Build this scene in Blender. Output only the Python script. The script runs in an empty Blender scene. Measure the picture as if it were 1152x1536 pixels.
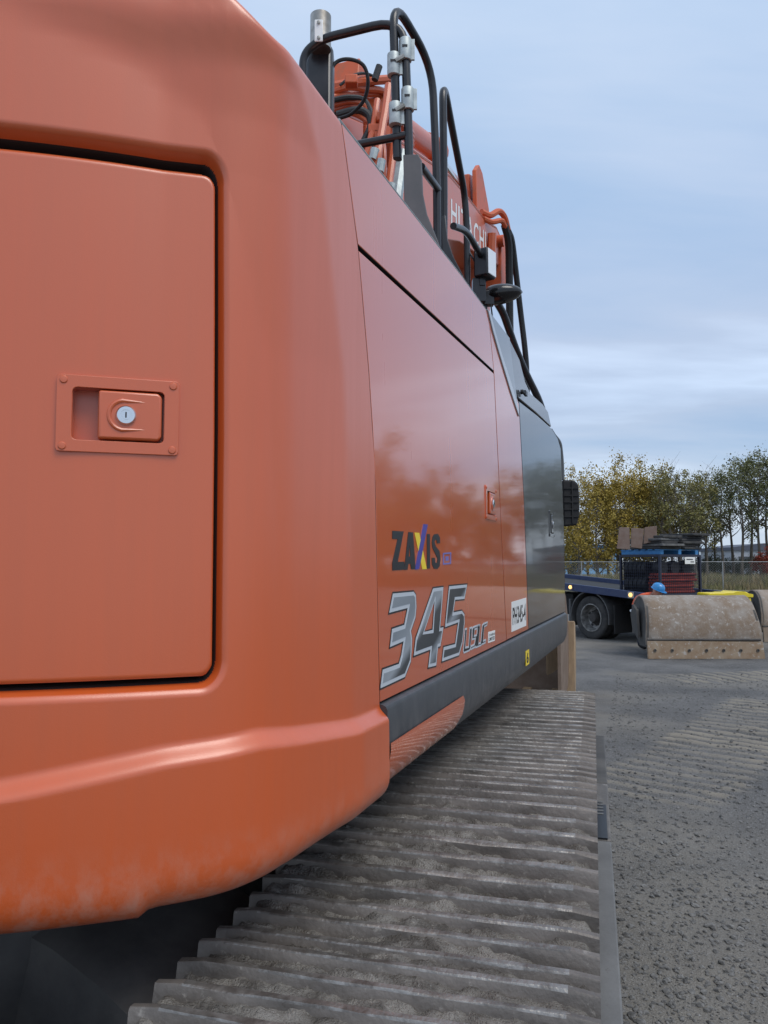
import bpy, bmesh, math, random
import numpy as np
from mathutils import Vector, Matrix
from mathutils.geometry import tessellate_polygon
random.seed(7); RNG = np.random.default_rng(7)
sc = bpy.context.scene
COL = sc.collection
R = math.radians

# ------------------------------------------------------------------ camera
FPX, YH, CZ = 1150.0, 845.0, 1.72            # focal length and horizon row (in 1152x1536 pixels), eye height
PIT = math.atan((YH - 768) / FPX)
cam = bpy.data.cameras.new('camera'); camo = bpy.data.objects.new('camera', cam); COL.objects.link(camo)
camo.location = (0, 0, CZ); camo.rotation_euler = (math.pi / 2 + PIT, 0, 0)
cam.sensor_fit = 'VERTICAL'; cam.sensor_height = 24; cam.lens = 24 * FPX / 1536
cam.clip_start = 0.02; cam.clip_end = 5000
sc.camera = camo

# ------------------------------------------------------------------ sky, sun, exposure
SUN_EL, SUN_AZ = R(58), R(140)               # azimuth clockwise from +Y: behind and right of the camera
w = bpy.data.worlds.new('World'); sc.world = w; w.use_nodes = True
nt = w.node_tree; nt.nodes.clear()
def wn(t, **k):
    n = nt.nodes.new(t)
    for a, b in k.items(): setattr(n, a, b)
    return n
out = wn('ShaderNodeOutputWorld'); bg = wn('ShaderNodeBackground'); bg.inputs[1].default_value = 0.1
sky = wn('ShaderNodeTexSky', sky_type='NISHITA'); sky.sun_disc = False
sky.sun_elevation = SUN_EL; sky.sun_rotation = SUN_AZ; sky.air_density = 1.0; sky.dust_density = 1.5; sky.ozone_density = 2.0
tc = wn('ShaderNodeTexCoord'); sep = wn('ShaderNodeSeparateXYZ'); nt.links.new(tc.outputs['Generated'], sep.inputs[0])
def wmath(op, a, b=None):
    n = wn('ShaderNodeMath', operation=op)
    for i, v in enumerate((a, b)):
        if v is None: continue
        if isinstance(v, (int, float)): n.inputs[i].default_value = v
        else: nt.links.new(v, n.inputs[i])
    return n.outputs[0]
zc = wmath('MAXIMUM', sep.outputs[2], 0.0); den = wmath('ADD', zc, 0.16)
cx = wmath('DIVIDE', sep.outputs[0], den); cy = wmath('DIVIDE', sep.outputs[1], den)
cmb = wn('ShaderNodeCombineXYZ'); nt.links.new(cx, cmb.inputs[0]); nt.links.new(cy, cmb.inputs[1])
mp = wn('ShaderNodeMapping'); nt.links.new(cmb.outputs[0], mp.inputs[0])
mp.inputs['Rotation'].default_value = (0, 0, R(14)); mp.inputs['Scale'].default_value = (0.50, 1.25, 1); mp.inputs['Location'].default_value = (3.1, 1.7, 0)
nz = wn('ShaderNodeTexNoise'); nt.links.new(mp.outputs[0], nz.inputs[0])
nz.inputs['Scale'].default_value = 1.0; nz.inputs['Detail'].default_value = 8; nz.inputs['Roughness'].default_value = 0.5; nz.inputs['Distortion'].default_value = 0.35
rp = wn('ShaderNodeValToRGB'); nt.links.new(nz.outputs[0], rp.inputs[0])
for (p, c), e in zip(((0.36, (4.1, 5.5, 7.5, 1)), (0.45, (5.7, 7.5, 10.0, 1)), (0.53, (5.8, 6.7, 8.2, 1)), (0.64, (7.7, 8.8, 10.4, 1))), (rp.color_ramp.elements[0], rp.color_ramp.elements[1], rp.color_ramp.elements.new(.56), rp.color_ramp.elements.new(.72))):
    e.position = p; e.color = c
rz_ = wn('ShaderNodeValToRGB'); nt.links.new(zc, rz_.inputs[0])
for (p, c), e in zip(((0.0, (.98, .98, .95, 1)), (.10, (.86, .94, .96, 1)), (.20, (.72, .76, .82, 1)), (.36, (.90, .91, .94, 1)), (.65, (1.0, 1.04, 1.06, 1))), (rz_.color_ramp.elements[0], rz_.color_ramp.elements[1], rz_.color_ramp.elements.new(.2), rz_.color_ramp.elements.new(.36), rz_.color_ramp.elements.new(.65))):
    e.position = p; e.color = c
ml = wn('ShaderNodeMix', data_type='RGBA', blend_type='MULTIPLY'); ml.inputs[0].default_value = 1
nt.links.new(rp.outputs[0], ml.inputs[6]); nt.links.new(rz_.outputs[0], ml.inputs[7])
mx = wn('ShaderNodeMix', data_type='RGBA'); mx.inputs[0].default_value = 0.80
nt.links.new(sky.outputs[0], mx.inputs[6]); nt.links.new(ml.outputs[2], mx.inputs[7])
nt.links.new(mx.outputs[2], bg.inputs[0]); nt.links.new(bg.outputs[0], out.inputs[0])
sun = bpy.data.lights.new('sun', 'SUN'); suno = bpy.data.objects.new('sun', sun); COL.objects.link(suno)
sun.energy = 1.3; sun.angle = R(32); sun.color = (1, 0.95, 0.88)
suno.rotation_euler = (math.pi / 2 - SUN_EL, 0, math.pi - SUN_AZ)
sc.view_settings.view_transform = 'Standard'; sc.view_settings.look = 'None'
sc.view_settings.exposure = 0.33; sc.view_settings.gamma = 1.0; sc.view_settings.use_curve_mapping = False

# ------------------------------------------------------------------ geometry helpers
def ray(px, py):
    a = (px - 576) / FPX; b = (768 - py) / FPX
    return np.array([a, math.cos(PIT) - b * math.sin(PIT), math.sin(PIT) + b * math.cos(PIT)])
def at(px, py, d):                            # the world point seen at a photograph position, d metres ahead
    r = ray(px, py); return r * (d / r[1]) + np.array([0, 0, CZ])
AX = R(20); OFF = -0.59                       # the machine's upper body: heading and side plane
U = np.array([math.sin(AX), math.cos(AX), 0]); N = np.array([math.cos(AX), -math.sin(AX), 0]); ZZ = np.array([0, 0, 1.0])
def PW(s, o, z): return U * s + N * (OFF + o) + ZZ * z      # s along the machine, o outward from its right side
def pan(px, py, o=0.0):
    r = ray(px, py); q = r * ((OFF + o) / (r @ N)); return (float(q @ U), float(q[2] + CZ))
def cr(pts, n=6):                             # Catmull-Rom
    P = [np.array(p, float) for p in pts]; P = [2 * P[0] - P[1]] + P + [2 * P[-1] - P[-2]]; o = []
    for i in range(1, len(P) - 2):
        for k in range(n):
            t = k / n
            o.append(.5 * (2 * P[i] + (P[i+1] - P[i-1]) * t + (2*P[i-1] - 5*P[i] + 4*P[i+1] - P[i+2]) * t*t + (3*P[i] - P[i-1] - 3*P[i+1] + P[i+2]) * t**3))
    o.append(P[-2]); return o
def rnd_corner(pts, r, n=5):                  # polyline with rounded bends
    P = [np.array(p, float) for p in pts]; o = [P[0]]
    for i in range(1, len(P) - 1):
        a = P[i-1] - P[i]; b = P[i+1] - P[i]; la = np.linalg.norm(a); lb = np.linalg.norm(b)
        q = min(r, la * .49, lb * .49); A = P[i] + a / la * q; B = P[i] + b / lb * q
        for k in range(n + 1):
            t = k / n; o.append(A * (1-t)**2 + P[i] * 2*t*(1-t) + B * t*t)
    o.append(P[-1]); return o
def vn(x, y, seed=0):                         # value noise
    rg = np.random.default_rng(seed); G = rg.random((256, 256))
    xi = np.floor(x).astype(int); yi = np.floor(y).astype(int); fx = x - xi; fy = y - yi
    fx = fx*fx*(3-2*fx); fy = fy*fy*(3-2*fy); a = xi % 256; b = yi % 256; c = (xi+1) % 256; d = (yi+1) % 256
    return (G[a, b]*(1-fx)+G[c, b]*fx)*(1-fy)+(G[a, d]*(1-fx)+G[c, d]*fx)*fy
def fbm(x, y, oct=4, seed=0, rough=.5):
    v = 0; a = 1; t = 0
    for k in range(oct):
        v = v + a * vn(x * 2**k, y * 2**k, seed + k); t += a; a *= rough
    return v / t
def sst(a, b, x):
    t = np.clip((x - a) / (b - a), 0, 1); return t * t * (3 - 2 * t)
ORG = {}
class MB:
    def __init__(s): s.V = []; s.F = []; s.M = []
    def add(s, V, F, m=0):
        b = len(s.V); s.V += [tuple(map(float, v)) for v in V]; s.F += [tuple(int(i) + b for i in f) for f in F]; s.M += [m] * len(F); return s
    def box(s, c, size, ax=None, m=0, tp=1.0):    # ax: three unit axes; tp: taper of the top
        c = np.array(c, float); A = ax if ax is not None else np.eye(3); h = np.array(size) / 2; V = []
        for k in (-1, 1):
            f = tp if k > 0 else 1
            for i, j in ((-1, -1), (1, -1), (1, 1), (-1, 1)): V.append(c + A[0]*i*h[0]*f + A[1]*j*h[1]*f + A[2]*k*h[2])
        flip = np.dot(np.cross(A[0], A[1]), A[2]) < 0
        F = [(3, 2, 1, 0), (4, 5, 6, 7), (0, 1, 5, 4), (1, 2, 6, 5), (2, 3, 7, 6), (3, 0, 4, 7)]
        return s.add(V, [f[::-1] for f in F] if flip else F, m)
    def tube(s, pts, r, n=10, cap=True, m=0):
        P = [np.array(p, float) for p in pts]; V = []; F = []; up = None
        rr = r if hasattr(r, '__len__') else [r] * len(P)
        for i, p in enumerate(P):
            t = P[min(i+1, len(P)-1)] - P[max(i-1, 0)]; t = t / (np.linalg.norm(t) + 1e-12)
            if up is None: up = np.array([0, 0, 1.0]) if abs(t[2]) < .9 else np.array([1.0, 0, 0])
            x = np.cross(t, up); x /= np.linalg.norm(x) + 1e-12; up = np.cross(x, t)
            for k in range(n):
                a = 2 * math.pi * k / n; V.append(p + (x * math.cos(a) + up * math.sin(a)) * rr[i])
        for i in range(len(P) - 1):
            for k in range(n):
                a = i*n + k; b = i*n + (k+1) % n; F.append((a, a + n, b + n, b))
        if cap: F.append(tuple(range(n))); F.append(tuple(reversed(range((len(P)-1)*n, len(P)*n))))
        return s.add(V, F, m)
    def prism(s, poly, fr, t0, t1, holes=(), m=0, side=None, back=True):   # fr(a, b, c) -> world; front face at c = t1
        loops = [list(poly)] + [list(h) for h in holes]; flat = [p for l in loops for p in l]
        n = len(flat)
        if holes:
            bm = bmesh.new(); bv = [bm.verts.new((p[0], p[1], 0)) for p in flat]; be = []; k0 = 0
            for l in loops:
                be += [bm.edges.new((bv[k0+i], bv[k0+(i+1) % len(l)])) for i in range(len(l))]; k0 += len(l)
            bm.verts.index_update(); bmesh.ops.triangle_fill(bm, use_beauty=True, use_dissolve=False, edges=be)
            tri = [tuple(v.index for v in f.verts) for f in bm.faces]; bm.free()
        else: tri = tessellate_polygon([[Vector((p[0], p[1], 0)) for p in l] for l in loops])
        V = [fr(p[0], p[1], t1) for p in flat] + [fr(p[0], p[1], t0) for p in flat]
        o = np.cross(np.array(fr(1, 0, 0)) - np.array(fr(0, 0, 0)), np.array(fr(0, 1, 0)) - np.array(fr(0, 0, 0)))
        up = np.dot(o, np.array(fr(0, 0, 1)) - np.array(fr(0, 0, 0))) > 0
        def area(a, b, c): return (b[0]-a[0])*(c[1]-a[1]) - (b[1]-a[1])*(c[0]-a[0])
        F = []
        for a, b, c in tri:
            f = (a, b, c) if (area(flat[a], flat[b], flat[c]) > 0) == up else (c, b, a)
            F.append(f)
            if back: F.append((f[2]+n, f[1]+n, f[0]+n))
        s.add(V, F, m)
        F = []; k0 = 0
        for li, l in enumerate(loops):
            A = sum(l[i][0]*l[(i+1) % len(l)][1] - l[(i+1) % len(l)][0]*l[i][1] for i in range(len(l)))
            for i in range(len(l)):
                a = k0 + i; b = k0 + (i+1) % len(l); q = (a, a+n, b+n, b)
                ok = ((A > 0) == up) == (li == 0)
                F.append(q if ok else q[::-1])
            k0 += len(l)
        b = len(s.V) - len(V); s.F += [tuple(i + b for i in f) for f in F]; s.M += [m if side is None else side] * len(F)
        return s
    def lathe(s, prof, c, ax, n=20, m=0, cap=True):        # prof (r, h) along ax[2]
        c = np.array(c, float); V = []; F = []
        for r, h in prof:
            for k in range(n):
                a = 2*math.pi*k/n; V.append(c + ax[0]*r*math.cos(a) + ax[1]*r*math.sin(a) + ax[2]*h)
        for i in range(len(prof)-1):
            for k in range(n):
                a = i*n+k; b = i*n+(k+1) % n; F.append((a, b, b+n, a+n))
        if cap: F.append(tuple(reversed(range(n)))); F.append(tuple(range((len(prof)-1)*n, len(prof)*n)))
        return s.add(V, F, m)
    def build(s, name, mats, parent=None, bevel=0, seg=2, ang=35, smooth=True):
        me = bpy.data.meshes.new(name)
        org = ORG.get(parent.name, np.zeros(3)) if parent else np.zeros(3)
        me.from_pydata((np.array(s.V) - org).tolist(), [], s.F)
        if not isinstance(mats, (list, tuple)): mats = [mats]
        for q in mats: me.materials.append(q)
        if len(mats) > 1: me.polygons.foreach_set('material_index', s.M)
        if smooth:
            me.polygons.foreach_set('use_smooth', [True] * len(s.F)); me.set_sharp_from_angle(angle=R(ang))
        me.update()
        o = bpy.data.objects.new(name, me); COL.objects.link(o)
        if parent: o.parent = parent
        ORG[o.name] = org
        if bevel:
            b = o.modifiers.new('bevel', 'BEVEL'); b.width = bevel; b.segments = seg; b.limit_method = 'ANGLE'; b.angle_limit = R(40)
            b.harden_normals = False
        return o
def grid_mesh(X, mats, name, parent=None, mi=None, ang=60, keep=None, flip=False):   # X: (rows, cols, 3)
    r, c = X.shape[:2]; org = ORG.get(parent.name, np.zeros(3)) if parent else np.zeros(3)
    I = np.arange(r*c).reshape(r, c)
    F = np.stack([I[:-1, :-1], I[:-1, 1:], I[1:, 1:], I[1:, :-1]], -1).reshape(-1, 4)
    if flip: F = F[:, ::-1]
    m = None if mi is None else mi.reshape(-1)
    if keep is not None:
        k = keep.reshape(-1); F = F[k]; m = None if m is None else m[k]
    me = bpy.data.meshes.new(name); V = (X - org).reshape(-1, 3)
    me.vertices.add(len(V)); me.vertices.foreach_set('co', V.astype(np.float32).ravel())
    me.loops.add(F.size); me.loops.foreach_set('vertex_index', F.astype(np.int32).ravel())
    me.polygons.add(len(F)); me.polygons.foreach_set('loop_start', np.arange(0, F.size, 4, dtype=np.int32)); me.polygons.foreach_set('loop_total', np.full(len(F), 4, dtype=np.int32))
    for q in (mats if isinstance(mats, (list, tuple)) else [mats]): me.materials.append(q)
    if m is not None: me.polygons.foreach_set('material_index', m.astype(np.int32))
    me.update(calc_edges=True); me.validate()
    me.polygons.foreach_set('use_smooth', [True]*len(me.polygons))
    if ang < 180: me.set_sharp_from_angle(angle=R(ang))
    o = bpy.data.objects.new(name, me); COL.objects.link(o)
    if parent: o.parent = parent
    ORG[o.name] = org; return o
def thing(name, label, cat, loc=(0, 0, 0), group=None):
    o = bpy.data.objects.new(name, None); COL.objects.link(o); o.location = loc; o.empty_display_size = .2
    o['label'] = label; o['category'] = cat
    if group: o['group'] = group
    ORG[o.name] = np.array(loc, float); return o
def tag(o, label=None, cat=None, group=None, kind=None):
    for k, v in (('label', label), ('category', cat), ('group', group), ('kind', kind)):
        if v: o[k] = v
    return o
def copy_tree(o, parent=None):
    c = o.copy(); COL.objects.link(c); c.parent = parent
    for ch in list(o.children): copy_tree(ch, c)
    return c
def text_geo(t, bold=0.0, shear=0.0):
    cu = bpy.data.curves.new('t', 'FONT'); cu.body = t; cu.size = 1; cu.offset = bold; cu.resolution_u = 3; cu.shear = shear
    o = bpy.data.objects.new('t', cu); COL.objects.link(o); dg = bpy.context.evaluated_depsgraph_get()
    me = bpy.data.meshes.new_from_object(o.evaluated_get(dg))
    V = np.array([v.co[:] for v in me.vertices]); F = [tuple(p.vertices) for p in me.polygons]
    bpy.data.objects.remove(o); bpy.data.curves.remove(cu); bpy.data.meshes.remove(me)
    V = V[:, :2]; mn = V.min(0); V = V - mn; return V, F, V.max(0)

# ------------------------------------------------------------------ materials
def material(name, base, rough=.5, metal=0, base2=None, nscale=6.0, nstretch=(1, 1, 1), mixlo=.35, mixhi=.65, coat=0, coatr=.05, bump=0, bscale=80, detail=5, spec=.5, dust=None, wave=0, rvar=0.0, attr=None, third=None, cior=1.5, rand=False):
    m = bpy.data.materials.new(name); m.use_nodes = True; T = m.node_tree; b = T.nodes['Principled BSDF']; L = T.links.new
    def n(t, **k):
        q = T.nodes.new(t)
        for a, v in k.items(): setattr(q, a, v)
        return q
    b.inputs['Roughness'].default_value = rough; b.inputs['Metallic'].default_value = metal
    b.inputs['Specular IOR Level'].default_value = spec
    b.inputs['Coat Weight'].default_value = coat; b.inputs['Coat Roughness'].default_value = coatr; b.inputs['Coat IOR'].default_value = cior
    tc = n('ShaderNodeTexCoord'); mp = n('ShaderNodeMapping'); OC = tc.outputs['Object']
    if rand:
        oi = n('ShaderNodeObjectInfo'); vm = n('ShaderNodeVectorMath', operation='MULTIPLY_ADD'); L(oi.outputs['Random'], vm.inputs[0]); vm.inputs[1].default_value = (37, 91, 53); L(OC, vm.inputs[2]); OC = vm.outputs[0]
    L(OC, mp.inputs[0]); mp.inputs['Scale'].default_value = nstretch
    nz = n('ShaderNodeTexNoise'); L(mp.outputs[0], nz.inputs[0]); nz.inputs['Scale'].default_value = nscale; nz.inputs['Detail'].default_value = detail; nz.inputs['Roughness'].default_value = .6
    def ramp(src, lo, hi, c0, c1):
        r = n('ShaderNodeValToRGB'); L(src, r.inputs[0]); r.color_ramp.elements[0].position = lo; r.color_ramp.elements[1].position = hi
        r.color_ramp.elements[0].color = (*c0, 1); r.color_ramp.elements[1].color = (*c1, 1); return r.outputs[0]
    def mix(f, a, c):
        q = n('ShaderNodeMix', data_type='RGBA')
        for i, v in ((0, f), (6, a), (7, c)):
            if hasattr(v, 'is_linked'): L(v, q.inputs[i])
            elif i == 0: q.inputs[0].default_value = v
            else: q.inputs[i].default_value = (*v, 1)
        return q.outputs[2]
    colr = None
    if base2 is not None: colr = ramp(nz.outputs[0], mixlo, mixhi, base, base2)
    else: b.inputs['Base Color'].default_value = (*base, 1)
    if third:                                  # (colour, scale, lo, hi): patches of another colour
        n3 = n('ShaderNodeTexNoise'); L(OC, n3.inputs[0]); n3.inputs['Scale'].default_value = third[1]; n3.inputs['Detail'].default_value = 8; n3.inputs['Roughness'].default_value = .7
        f3 = ramp(n3.outputs[0], third[2], third[3], (0, 0, 0), (1, 1, 1)); colr = mix(f3, colr if colr else base, third[0])
    if dust:                                   # (colour, amount, z0, z1): dust thicker towards z0, broken up by noise
        sp = n('ShaderNodeSeparateXYZ'); L(tc.outputs['Object'], sp.inputs[0])
        mr = n('ShaderNodeMapRange'); L(sp.outputs[2], mr.inputs[0]); mr.inputs[1].default_value = dust[2]; mr.inputs[2].default_value = dust[3]; mr.inputs[3].default_value = 1; mr.inputs[4].default_value = 0
        n2 = n('ShaderNodeTexNoise'); mp2 = n('ShaderNodeMapping'); L(tc.outputs['Object'], mp2.inputs[0]); mp2.inputs['Scale'].default_value = (22, 22, 14); L(mp2.outputs[0], n2.inputs[0]); n2.inputs['Scale'].default_value = 1.5; n2.inputs['Detail'].default_value = 8; n2.inputs['Roughness'].default_value = .7
        r2 = ramp(n2.outputs[0], .42, .68, (0, 0, 0), (1, 1, 1))
        mu = n('ShaderNodeMath', operation='MULTIPLY'); L(mr.outputs[0], mu.inputs[0]); L(r2, mu.inputs[1])
        m2 = n('ShaderNodeMath', operation='MULTIPLY'); L(mu.outputs[0], m2.inputs[0]); m2.inputs[1].default_value = dust[1]
        colr = mix(m2.outputs[0], colr if colr else base, dust[0])
    if attr:                                   # (name, colour)
        at_ = n('ShaderNodeAttribute'); at_.attribute_name = attr[0]
        colr = mix(at_.outputs['Fac'], colr if colr else base, attr[1])
    if colr is not None: L(colr, b.inputs['Base Color'])
    if rvar:
        mr = n('ShaderNodeMapRange'); L(nz.outputs[0], mr.inputs[0]); mr.inputs[1].default_value = .3; mr.inputs[2].default_value = .7; mr.inputs[3].default_value = max(0, rough - rvar); mr.inputs[4].default_value = rough + rvar; L(mr.outputs[0], b.inputs['Roughness'])
    nrm = None
    if bump:
        nb = n('ShaderNodeTexNoise'); L(tc.outputs['Object'], nb.inputs[0]); nb.inputs['Scale'].default_value = bscale; nb.inputs['Detail'].default_value = 4
        bp = n('ShaderNodeBump'); bp.inputs['Strength'].default_value = bump; bp.inputs['Distance'].default_value = .01; L(nb.outputs[0], bp.inputs['Height']); nrm = bp.outputs[0]
    if wave:
        nb = n('ShaderNodeTexNoise'); L(tc.outputs['Object'], nb.inputs[0]); nb.inputs['Scale'].default_value = 2.2; nb.inputs['Detail'].default_value = 2
        bp = n('ShaderNodeBump'); bp.inputs['Strength'].default_value = wave; bp.inputs['Distance'].default_value = .02; L(nb.outputs[0], bp.inputs['Height'])
        if nrm: L(nrm, bp.inputs['Normal'])
        nrm = bp.outputs[0]
    if nrm: L(nrm, b.inputs['Normal']); 
    if nrm and coat: L(nrm, b.inputs['Coat Normal'])
    return m
OR = (0.59, 0.096, 0.014)
M = {}
M['orange'] = material('orange gloss paint', OR, .28, base2=(.575, .098, .018), nscale=3, nstretch=(6, 6, .6), coat=1, coatr=.05, wave=.035, mixlo=.3, mixhi=.7, rvar=.008, cior=1.65)
M['orange_cast'] = material('orange cast paint', OR, .45, base2=(.565, .095, .016), nscale=3, nstretch=(10, 10, .5), coat=.8, coatr=.29, cior=1.70, bump=.035, bscale=500, third=((.60, .26, .17), 210, .70, .78), dust=((.50, .34, .27), .5, 1.18, 1.30), rvar=.05)
M['orange_steel'] = material('orange boom paint', (.56, .10, .03), .38, base2=(.50, .11, .04), nscale=5, coat=.3, coatr=.15)
M['orange_worn'] = material('orange worn paint', (.55, .10, .03), .5, base2=(.30, .12, .06), nscale=9, mixlo=.5, mixhi=.8)
M['black'] = material('black satin tube paint', (.012, .013, .016), .30, base2=(.02, .021, .024), nscale=20, spec=.5)
M['rubber'] = material('black rubber', (.014, .014, .015), .75)
M['charcoal'] = material('charcoal gloss panel paint', (.035, .036, .038), .3, coat=.6, coatr=.05, wave=.03, base2=(.045, .045, .046), nscale=3, nstretch=(14, 14, .9))
M['rail'] = material('charcoal satin rail paint', (.040, .043, .048), .42, base2=(.06, .063, .068), nscale=4, nstretch=(5, 5, 2), dust=((.30, .27, .25), .5, 1.17, 1.40), bump=.03, bscale=300)
M['silver_paint'] = material('light grey paint', (.42, .45, .48), .3, coat=.4)
M['grey_paint'] = material('grey panel paint', (.16, .18, .20), .3, coat=.5, coatr=.05)
M['zinc'] = material('zinc clamp', (.50, .55, .54), .5, metal=.5, base2=(.36, .40, .40), nscale=30)
M['steel'] = material('bright steel', (.72, .73, .74), .22, metal=1)
M['stain'] = material('dull exhaust steel', (.42, .40, .37), .4, metal=1, base2=(.25, .23, .2), nscale=15)
M['frame'] = material('dusty undercarriage steel', (.065, .062, .06), .7, base2=(.12, .113, .105), nscale=5, bump=.2, bscale=30)
M['shoe'] = material('worn track steel', (.105, .094, .084), .5, metal=.2, base2=(.21, .188, .168), nscale=10, nstretch=(1, .5, 1), bump=.2, bscale=90, third=((.36, .335, .30), 40, .60, .74), rand=True)
M['worn_edge'] = material('worn grouser edge', (.30, .285, .265), .38, metal=.6, base2=(.16, .145, .13), nscale=22, mixlo=.42, mixhi=.6, bump=.2, bscale=120, rand=True)
M['mud'] = material('dried mud', (.095, .087, .077), .95, base2=(.25, .236, .214), nscale=18, mixlo=.38, mixhi=.62, bump=.9, bscale=220, detail=10, third=((.40, .385, .36), 90, .62, .70), spec=.2)
M['guard'] = material('track guard steel', (.125, .122, .118), .65, base2=(.17, .167, .162), nscale=6, bump=.1, bscale=90, third=((.10, .09, .085), 40, .62, .68))
M['dark'] = material('gap shade black', (.02, .02, .02), .8)  # near-black that paints in the shade of door and panel gaps
M['white'] = material('white sticker', (.78, .78, .76), .45)
M['ink'] = material('black ink', (.012, .012, .014), .4)
M['yellow_ink'] = material('yellow ink', (.85, .62, .03), .4)
M['blue_ink'] = material('blue ink', (.06, .05, .30), .4)
M['lblue_ink'] = material('pale blue ink', (.16, .16, .45), .4)
M['chrome_edge'] = material('silver print edge', (.52, .56, .60), .35)
M['lens'] = material('lamp lens', (.75, .78, .80), .15, coat=1)
M['glass'] = material('cab glass', (.02, .025, .03), .05, spec=.8)
M['hose'] = material('hose rubber', (.02, .022, .024), .6, bump=.3, bscale=200)
M['bucket'] = material('rusty bucket steel', (.20, .145, .10), .75, base2=(.27, .235, .20), nscale=3, mixlo=.4, mixhi=.6, bump=.5, bscale=25, third=((.42, .40, .37), 15, .55, .70))
M['bucket_lip'] = material('worn cutting edge', (.26, .17, .10), .65, base2=(.33, .25, .17), nscale=6, bump=.25, bscale=40, third=((.46, .43, .39), 14, .56, .66))
M['bucket_dark'] = material('dark bucket plate', (.05, .047, .044), .8, base2=(.085, .078, .07), nscale=8)
M['bucket_tan'] = material('tan worn bucket steel', (.42, .29, .17), .55, base2=(.30, .21, .13), nscale=7, nstretch=(3, 3, .6))
M['bucket_brown'] = material('brown muddy bucket', (.17, .115, .08), .8, base2=(.22, .16, .12), nscale=6)
M['bucket_pale'] = material('pale rusted bucket', (.30, .245, .20), .75, base2=(.24, .18, .13), nscale=2.5, third=((.36, .33, .3), 6, .55, .7))
M['truck_blue'] = material('navy truck paint', (.02, .035, .10), .45, base2=(.035, .05, .11), nscale=6, third=((.15, .14, .13), 20, .62, .72))
M['truck_dark'] = material('truck chassis', (.018, .018, .019), .8)
M['tyre'] = material('tyre rubber', (.025, .025, .026), .85, base2=(.06, .056, .052), nscale=8, bump=.2, bscale=60)
M['rim'] = material('dusty rim', (.34, .33, .31), .5, metal=.4, base2=(.13, .125, .12), nscale=10)
M['mudguard'] = material('grey mudguard', (.07, .07, .072), .6, base2=(.10, .098, .095), nscale=7)
M['cage'] = material('navy cage steel', (.018, .022, .042), .5)
M['mesh'] = material('black mesh panel', (.012, .013, .015), .7)
M['red_hose'] = material('red pipe', (.30, .04, .028), .6, base2=(.17, .025, .02), nscale=9)
M['coil'] = material('black coil', (.02, .02, .022), .6)
M['pallet'] = material('blue pallet', (.03, .17, .42), .6, base2=(.05, .22, .46), nscale=9)
M['mat_r'] = material('dark rubber mat', (.028, .028, .03), .85, base2=(.07, .068, .065), nscale=7)
M['mat_g'] = material('grey rubber mat', (.14, .14, .138), .85, base2=(.08, .08, .08), nscale=7)
M['plate'] = material('brown rusted plate', (.16, .105, .08), .8, base2=(.20, .15, .125), nscale=7)
M['helmet'] = material('blue hard hat', (.02, .22, .52), .3, coat=.4)
M['jacket'] = material('orange work jacket', (.75, .12, .04), .8, base2=(.65, .10, .04), nscale=14)
M['trousers'] = material('navy trousers', (.02, .025, .04), .9)
M['skin'] = material('skin', (.45, .24, .17), .6)
M['yellow'] = material('yellow plastic', (.80, .62, .02), .45, base2=(.74, .58, .04), nscale=6)
M['galv'] = material('galvanised fence', (.33, .34, .34), .6, metal=.3)
M['bark'] = material('poplar bark', (.10, .085, .07), .95, base2=(.17, .15, .125), nscale=4, nstretch=(1, 1, .3))
M['bldg_blue'] = material('blue shed cladding', (.20, .38, .58), .6)
M['bldg_grey'] = material('grey shed cladding', (.36, .38, .42), .6)
M['roof'] = material('dark roof', (.08, .09, .12), .7)
def leafmat(name, c1, c2, c3):
    m = material(name, c1, .6, base2=c2, nscale=.9, mixlo=.35, mixhi=.65, third=(c3, 3.0, .55, .7), spec=.25)
    return m
M['leaf_yellow'] = leafmat('yellow poplar leaves', (.40, .28, .05), (.24, .19, .045), (.50, .38, .10))
M['leaf_olive'] = leafmat('olive leaves', (.24, .21, .07), (.17, .17, .07), (.32, .25, .07))
M['leaf_green'] = leafmat('green leaves', (.12, .135, .05), (.17, .17, .075), (.24, .21, .08))
M['leaf_dark'] = leafmat('dark shrub leaves', (.035, .05, .022), (.06, .07, .03), (.10, .06, .03))
M['leaf_red'] = leafmat('red shrub leaves', (.26, .035, .02), (.18, .04, .02), (.12, .05, .03))
M['grass'] = material('dry grass', (.24, .19, .105), .9, base2=(.15, .15, .06), nscale=.7, mixlo=.4, mixhi=.62, third=((.13, .09, .06), 1.6, .55, .68))
M['gravel'] = material('grey gravel ground', (.074, .072, .070), .95, base2=(.145, .140, .134), nscale=1.1, mixlo=.35, mixhi=.68, bump=.9, bscale=110, detail=9, third=((.30, .30, .305), 130, .53, .64), attr=('dirt', (.25, .225, .185)), spec=.25)
M['stone'] = material('gravel stone', (.078, .076, .073), .9, base2=(.20, .195, .187), nscale=35, detail=2, spec=.25, third=((.40, .39, .38), 28, .64, .68))
M['field'] = material('far ground', (.11, .105, .06), .95, base2=(.16, .15, .10), nscale=.15)
M['hub'] = material('rust hub', (.05, .045, .042), .8)
M['amber'] = material('amber lamp', (.8, .35, .03), .3)
_b = M['amber'].node_tree.nodes['Principled BSDF']; _b.inputs['Emission Color'].default_value = (1, .62, .25, 1); _b.inputs['Emission Strength'].default_value = 1.2

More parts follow.
